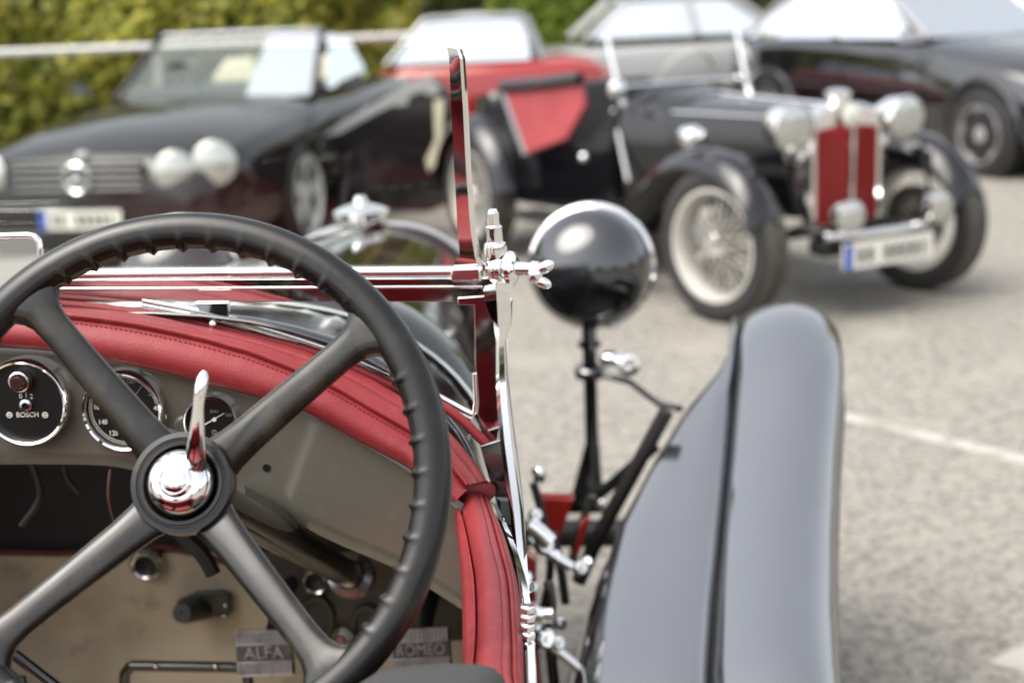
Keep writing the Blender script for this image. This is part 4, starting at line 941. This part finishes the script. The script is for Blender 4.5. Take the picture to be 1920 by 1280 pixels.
for y in (.36, -.36):
    MB().loft([[Vector((-2.25, y - .24, .6)), Vector((-2.25, y + .24, .6)), Vector((-2.12, y + .2, .6)), Vector((-2.12, y - .2, .6))], [Vector((-2.35, y - .22, 1.0)), Vector((-2.35, y + .22, 1.0)), Vector((-2.22, y + .19, 1.0)), Vector((-2.22, y - .19, 1.0))], [Vector((-2.38, y - .12, 1.14)), Vector((-2.38, y + .12, 1.14)), Vector((-2.29, y + .11, 1.14)), Vector((-2.29, y - .11, 1.14))]], True).build('seat', M['creamtrim'], sl, bevel=.03)
# the open door, hinged at its front edge
Ms = sl.matrix_basis if False else (Matrix.Translation((-3.05, 9.30, 0)) @ Matrix.Rotation(R(-98), 4, 'Z'))
Mi = Ms.inverted()
def on_local(px, py, p, n): return Mi @ onplane(px, py, Ms @ Vector(p), Ms.to_3x3() @ Vector(n))
ho = Vector((-.62, .92, .5)); dn = Vector((math.cos(R(14)), -math.sin(R(14)), 0)).normalized()      # outer skin normal of the open door
dr = [on_local(x, y, ho, dn) for x, y in ((604, 392), (598, 330), (606, 262), (640, 236), (700, 202), (768, 158), (806, 146), (832, 172), (842, 230), (846, 320), (830, 386), (800, 398), (700, 398))]
door = MB().prism(dr, -dn * .10).build('door', M['slpaint'], sl, bevel=.02)
def dq(pts, off, name, m, th=.012): MB().prism([on_local(x, y, ho, dn) + dn * off for x, y in pts], dn * th).build(name, m, door, smooth=False, bevel=.003)
dq([(604, 258), (640, 232), (700, 198), (770, 154), (806, 142), (828, 166), (818, 182), (790, 172), (700, 216), (640, 250)], .002, 'window_sill_trim', M['silver'])
dq([(815, 190), (834, 184), (828, 300), (806, 322), (800, 300), (818, 262)], .002, 'cream_edge_trim', M['creamtrim'])
for k in range(2): dq([(584, 296 + k * 24), (632, 288 + k * 24), (634, 302 + k * 24), (586, 310 + k * 24)], .002, 'side_vent_fin', M['brushed'])
dq([(742, 186), (768, 180), (766, 196), (742, 200)], .002, 'door_handle', M['brushed'])

# black vintage tourer on the right
mg = thing('black_tourer', 'black vintage tourer with red grille, wire wheels and red door trim', 'car', (0.845, 7.24, 0), R(-57.7))
Mg = Matrix.Translation((0.845, 7.24, 0)) @ Matrix.Rotation(R(-57.7), 4, 'Z'); Mgi = Mg.inverted()
def mgl(px, py, p, n): return Mgi @ onplane(px, py, Mg @ Vector(p), Mg.to_3x3() @ Vector(n))
def msec(x, hw, zl, zs, zt, top=.5):
    half = [(hw * .96, zl), (hw, lerp(zl, zs, .5)), (hw * .98, zs - .06), (hw * .90, zs), (hw * top, lerp(zs, zt, .8)), (0, zt)]
    return [Vector((x, y, z)) for y, z in half] + [Vector((x, -y, z)) for y, z in half[-2::-1]]
MB().loft([msec(.16, .215, .48, .90, .955), msec(-.3, .27, .45, .90, .965), msec(-.72, .335, .42, .90, .975)], True).build('bonnet', M['tourer'], mg, ang=40)
MB().loft([msec(-.725, .335, .40, .90, .985), msec(-.95, .38, .38, .92, 1.01), msec(-1.08, .42, .38, .93, 1.03), msec(-1.10, .42, .38, .90, .95)], True).build('scuttle', M['tourer'], mg, ang=40)
mgb = MB()
mgb.loft([[Vector((-1.08, s * .42, .36)), Vector((-1.08, s * .44, .9)), Vector((-1.08, s * .40, .9)), Vector((-1.08, s * .38, .36))] if False else [Vector((x, s * (y + .02), .34)), Vector((x, s * (y + .03), z * .6)), Vector((x, s * y, z)), Vector((x, s * (y - .05), z - .01)), Vector((x, s * (y - .05), .34))] for s in (1,) for x, y, z in ((-1.08, .42, .92), (-1.3, .46, .72), (-1.7, .50, .70), (-1.95, .52, .86), (-2.2, .53, .98), (-2.6, .50, .92), (-2.85, .40, .70))], True)
mgb.loft([[Vector((x, -(y + .02), .34)), Vector((x, -(y + .03), z * .6)), Vector((x, -y, z)), Vector((x, -(y - .05), z - .01)), Vector((x, -(y - .05), .34))] for x, y, z in ((-1.08, .42, .92), (-1.3, .46, .72), (-1.7, .50, .70), (-1.95, .52, .86), (-2.2, .53, .98), (-2.6, .50, .92), (-2.85, .40, .70))], True)
mgb.loft([msec(-2.15, .50, .36, .95, .99), msec(-2.5, .50, .36, .92, .97), msec(-2.82, .40, .38, .70, .75), msec(-2.95, .30, .42, .55, .58)], True)
mgb.build('body', M['tourer'], mg, ang=40)
MB().box((-1.6, 0, .40), (1.2, .86, .05)).build('floor', M['dark'], mg)
MB().box((-2.05, 0, .78), (.16, .88, .46), Matrix.Rotation(R(-10), 3, 'Y')).build('seat_back', M['satin'], mg, bevel=.05)
MB().box((-1.75, 0, .56), (.5, .88, .14)).build('seat_cushion', M['satin'], mg, bevel=.05)
MB().tube([(-.72, 0, .98), (.16, 0, .957)], .009, 8).build('bonnet_hinge', M['chrome'], mg)
for s in (1, -1): MB().tube([(-.72, s * .305, .905), (.16, s * .20, .905)], .007, 8).build('bonnet_side_hinge', M['brushed'], mg)
# radiator: shell, two red halves meeting in a vee, cap and badge
def rp(x, hw, zl, zt, gw): return [Vector((x, y, z)) for y, z in ((-hw - gw, zl), (-hw - gw, zt - .09), (-hw * .9 - gw, zt - .03 + gw * .6), (-hw * .5, zt + gw * .8), (0, zt + .012 + gw), (hw * .5, zt + gw * .8), (hw * .9 + gw, zt - .03 + gw * .6), (hw + gw, zt - .09), (hw + gw, zl))]
rsh = MB().loft([rp(.15, .20, .40, .945, .0), rp(.17, .20, .40, .945, .022), rp(.25, .20, .40, .945, .022), rp(.27, .20, .40, .945, .004)], True).build('radiator_shell', M['chrome'], mg)
for s in (1, -1):
    MB().prism([(.272, s * .182, .42), (.272, s * .182, .855), (.305, s * .012, .875), (.305, s * .012, .42)], (-.02, 0, 0)).build('grille_half', M['redgrille'], rsh, smooth=False)
    sp = None
    for k in range(9):
        t = (k + .5) / 9; x = lerp(.276, .308, 1 - t) ; y = s * lerp(.015, .18, t)
        MB().tube([(x, y, .425), (x, y, .858)], .0045, 5).build('grille_slat', M['redgrille'], rsh)
MB().tube([(.310, 0, .40), (.310, 0, .90)], .010, 8).build('grille_spine', M['chrome'], rsh)
MB().lathe([(.055, 0), (.058, .01), (.04, .02), (.0, .022)], (.29, 0, .912), (1, 0, .1), 8).build('radiator_badge', M['cream'], rsh)
MB().lathe([(.05, -.02), (.05, .02), (.062, .03), (.062, .05), (.035, .065), (0, .07)], (.20, 0, .965), (0, 0, 1), 24).build('radiator_cap', M['chrome'], rsh)
for s in (1, -1):
    lamp(mg, (.30, s * .335, .875), .105, Vector((1, s * .03, -.12)), 'headlamp', M['chrome'], 1.5)
    MB().tube([(.20, s * .335, .80), (.14, s * .24, .70)], .016, 8).build('lamp_bracket', M['chrome'], mg)
    MB().lathe([(.02, -.10), (.05, -.06), (.055, .0), (.045, .03), (0, .045)], (-.02, s * .66, .845), (1, 0, 0), 20).build('side_lamp', M['chrome'], mg)
    # front wing
    secs = []
    for x, z in ((-1.02, .30), (-.80, .36), (-.62, .48), (-.46, .61), (-.30, .705), (-.12, .755), (.05, .765), (.20, .74), (.32, .68), (.41, .59), (.45, .50)):
        wi, wo_ = (.46, .70)
        if x > .2: wi = .50
        secs.append([Vector((x, s * wi, z - .06)), Vector((x, s * (wi + .02), z - .01)), Vector((x, s * (wi + .08), z + .03)), Vector((x, s * (wo_ - .08), z + .03)), Vector((x, s * (wo_ - .02), z)), Vector((x, s * wo_, z - .06)), Vector((x, s * (wo_ - .02), z - .05)), Vector((x, s * (wi + .1), z + .005))])
    MB().loft(secs, True).build('front_wing', M['tourer'], mg, ang=60)
    MB().prism([(-.3, s * .30, .45), (.2, s * .24, .45), (.2, s * .30, .70), (-.1, s * .46, .70), (-.5, s * .46, .55)], (0, -s * .015, 0)).build('wing_valance', M['tourer'], mg, smooth=False)
    MB().box((-1.42, s * .60, .30), (.86, .22, .03)).build('running_board', M['satin'], mg, bevel=.008)
    secs = []
    for k in range(13):
        an = R(8 + k * 14.2); x, z = -2.39 + .455 * math.cos(an), .35 + .455 * math.sin(an); q = Vector((math.cos(an), 0, math.sin(an)))
        c0 = Vector((x, 0, z)); secs.append([c0 + Vector((0, s * y, 0)) + q * d_ for y, d_ in ((.48, -.02), (.52, .02), (.60, .03), (.68, .02), (.72, -.04), (.69, -.03), (.58, .0))])
    MB().loft(secs, True).build('rear_wing', M['tourer'], mg, ang=60)
    for xw in (.12, -2.39):
        wheel_of(mg, (xw, s * .60, .358), (-s * .15 * (xw > 0), s, 0), .358, .155, .255, 'wire', 40)
    MB().tube([(-1.02, s * .41, .93), (-1.06, s * .415, 1.0), (-1.16, s * .42, 1.30)], [.018, .016, .013], 10).build('windscreen_post', M['chrome'], mg)
MB().tube([(-1.03, .42, 1.03), (-1.03, -.42, 1.03)], .012, 8).build('windscreen_rail', M['chrome'], mg)
MB().lathe([(.05, -.02), (.055, 0), (.02, .035), (0, .04)], (-.98, -.47, 1.02), (1, 0, 0), 20).build('side_mirror', M['chrome'], mg)
MB().lathe([(.17, 0), (.185, .012), (.2, 0), (.185, -.012), (.17, 0)], (-1.38, .22, 1.02), (-.85, 0, .5), 28).build('steering_wheel', M['cream'], mg)
MB().tube([(.47, -.30, .40), (.50, -.1, .395), (.50, .1, .395), (.47, .30, .40)], .020, 10).build('bumper_bar', M['chrome'], mg)
for s in (1, -1): MB().tube([(.48, s * .24, .39), (.2, s * .24, .40)], .022, 8).build('dumb_iron', M['satin'], mg)
MB().box((.36, 0, .33), (.14, .50, .08)).build('front_apron', M['satin'], mg, bevel=.02)
lamp(mg, (.50, -.17, .485), .075, (1, -.1, 0), 'fog_lamp', M['chrome'], 1.2)
lamp(mg, (.50, .37, .47), .075, (1, .05, -.1), 'fog_lamp', M['chrome'], 1.2)
MB().tube([(.44, .37, .46), (.40, .34, .78)], .010, 8).build('lamp_stay', M['satin'], mg)
plate(mg, (.54, .02, .31), (1, 0, 0), (0, 1, 0), .53, .12)
MB().tube([(0, -.56, .34), (0, .56, .34)], .03, 10).build('front_axle', M['satin'], mg)
# open rear-hinged door showing its red lining
po = Vector((-1.6, -.60, .7)); pn = Vector((.35, -.94, 0)).normalized()
dq2 = [mgl(x, y, po, pn) for x, y in ((942, 170), (1088, 158), (1096, 200), (1062, 262), (985, 290))]
dm = MB().prism(dq2, -pn * .04).build('door', M['redtrim'], mg, bevel=.01)
MB().tube([dq2[4], dq2[0], ], .016, 8).build('door_edge', M['silver'], dm)
MB().tube([dq2[0] + Vector((0, 0, .02)), mgl(1010, 158, po, pn), dq2[1] + Vector((0, 0, .03))], .036, 8).build('door_capping', M['tourer'], dm)
hd = mgl(1095, 295, Vector((0, -.47, .6)), Vector((0, 1, 0)))
MB().sphere(hd, (.028, .028, .028)).build('door_knob', M['chrome'], mg)
MB().tube([mgl(1150, 205, (0, -.40, .7), (0, 1, 0)), mgl(1178, 340, (0, -.44, .7), (0, 1, 0))], .012, 6).build('door_gap_strip', M['silver'], mg)

# black saloon at the upper right
bs_ = thing('black_saloon', 'modern black saloon with bright windows behind the vintage tourer', 'car', (3.48, 12.2, 0), R(-60))
Mb = Matrix.Translation((3.48, 12.2, 0)) @ Matrix.Rotation(R(-60), 4, 'Z')
body_loft([(.92, .60, .24, .58, .66), (.85, .78, .2, .66, .76), (.6, .86, .2, .76, .86), (0, .90, .2, .88, .96), (-.6, .90, .2, .96, 1.03), (-.8, .91, .2, 1.0, 1.05), (-1.8, .91, .2, 1.03, 1.06), (-3.0, .91, .2, 1.06, 1.09), (-3.5, .86, .24, 1.04, 1.09), (-3.75, .72, .32, .90, .96)], M['black'], bs_)
cabin(bs_, -.85, -1.55, -2.8, -3.4, .82, .64, 1.05, 1.47, M['silver'], M['black'], -1.95, .03)
for s in (1, -1):
    for xw in (-.05, -2.85):
        MB().lathe([(.385, -.05), (.39, .0), (.36, .006), (0, .008)], (xw, s * .892, .34), (0, s, 0), 36).build('wheel_arch', M['dark'], bs_)
        MB().tube([(xw + .42 * math.cos(R(a)), s * .90, .34 + .42 * math.sin(R(a))) for a in range(5, 176, 10)], .03, 8).build('arch_lip', M['black'], bs_)
        wheel_of(bs_, (xw, s * .815, .33), (0, s, 0), .33, .21, .22, 'dull')
    lamp(bs_, (.83, s * .62, .70), .12, Vector((1, s * .35, .1)), 'headlamp', M['black'], .5)
    MB().loft([[Vector((-.72, s * .88, 1.04)), Vector((-.72, s * .90, 1.10)), Vector((-.72, s * .94, 1.04))], [Vector((-.76, s * 1.06, 1.03)), Vector((-.78, s * 1.08, 1.15)), Vector((-.76, s * 1.12, 1.03))]], True).build('door_mirror', M['silver'], bs_)
    MB().tube([(.2, s * .905, .62), (-3.3, s * .92, .66)], .012, 6).build('side_strip', M['satin'], bs_)
    for xd in (-.72, -1.78, -2.7): MB().tube([(xd, s * .918, .98), (xd, s * .925, .6), (xd, s * .91, .28)], .006, 6).build('door_gap', M['dark'], bs_)
MB().box((.92, 0, .58), (.05, .60, .20)).build('grille', M['satin'], bs_, bevel=.02)

# red open car behind, with its windscreen up
rc = thing('red_roadster', 'bright red open car with pale framed windscreen, seen beyond the tourer', 'car', (-3.02, 13.9, 0), R(187))
body_loft([(.75, .50, .28, .50, .56), (.6, .68, .24, .60, .68), (.2, .74, .22, .68, .75), (-.4, .76, .22, .74, .82), (-.75, .77, .22, .86, .92), (-.9, .78, .22, .94, 1.0), (-1.6, .78, .22, .94, .97), (-2.4, .78, .22, .95, .99), (-2.65, .70, .26, .90, .95), (-2.9, .52, .34, .72, .78)], M['redpaint'], rc)
cabin(rc, -.75, -1.12, -2.0, -2.15, .68, .58, .97, 1.35, M['silver'], M['cream'], None, .03)
for s in (1, -1):
    for xw in (0, -2.3):
        MB().lathe([(.35, -.05), (.36, .0), (.33, .006), (0, .008)], (xw, s * .745, .31), (0, s, 0), 32).build('wheel_arch', M['dark'], rc)
        wheel_of(rc, (xw, s * .69, .31), (0, s, 0), .31, .15, .20, 'alloy')
    lamp(rc, (.66, s * .48, .56), .085, (1, 0, 0), 'headlamp', M['chrome'], .5)

# silver saloon further back
cc = thing('silver_saloon', 'silver grey saloon with slim pillars and pale windows at the far end of the row', 'car', (-1.15, 16.6, 0), R(190))
body_loft([(.75, .60, .26, .66, .74), (.6, .74, .22, .76, .84), (0, .80, .22, .88, .95), (-.7, .81, .22, .96, 1.0), (-1.8, .81, .22, .97, 1.0), (-2.6, .80, .22, .98, 1.01), (-3.1, .74, .26, .92, .97), (-3.35, .6, .34, .76, .82)], M['greysilver'], cc)
cabin(cc, -.55, -1.0, -2.15, -2.65, .72, .58, 1.05, 1.44, M['greysilver'], M['greysilver'], -1.75, .035)
for s in (1, -1):
    for xw in (0, -2.4):
        MB().lathe([(.35, -.05), (.36, .0), (.33, .006), (0, .008)], (xw, s * .79, .31), (0, s, 0), 32).build('wheel_arch', M['dark'], cc)
        wheel_of(cc, (xw, s * .72, .31), (0, s, 0), .31, .17, .20, 'alloy')
    lamp(cc, (.72, s * .5, .68), .09, (1, 0, 0), 'headlamp', M['chrome'], .5)
    MB().box((-3.33, s * .55, .72), (.06, .12, .16)).build('tail_lamp', M['tail'], cc, bevel=.02)
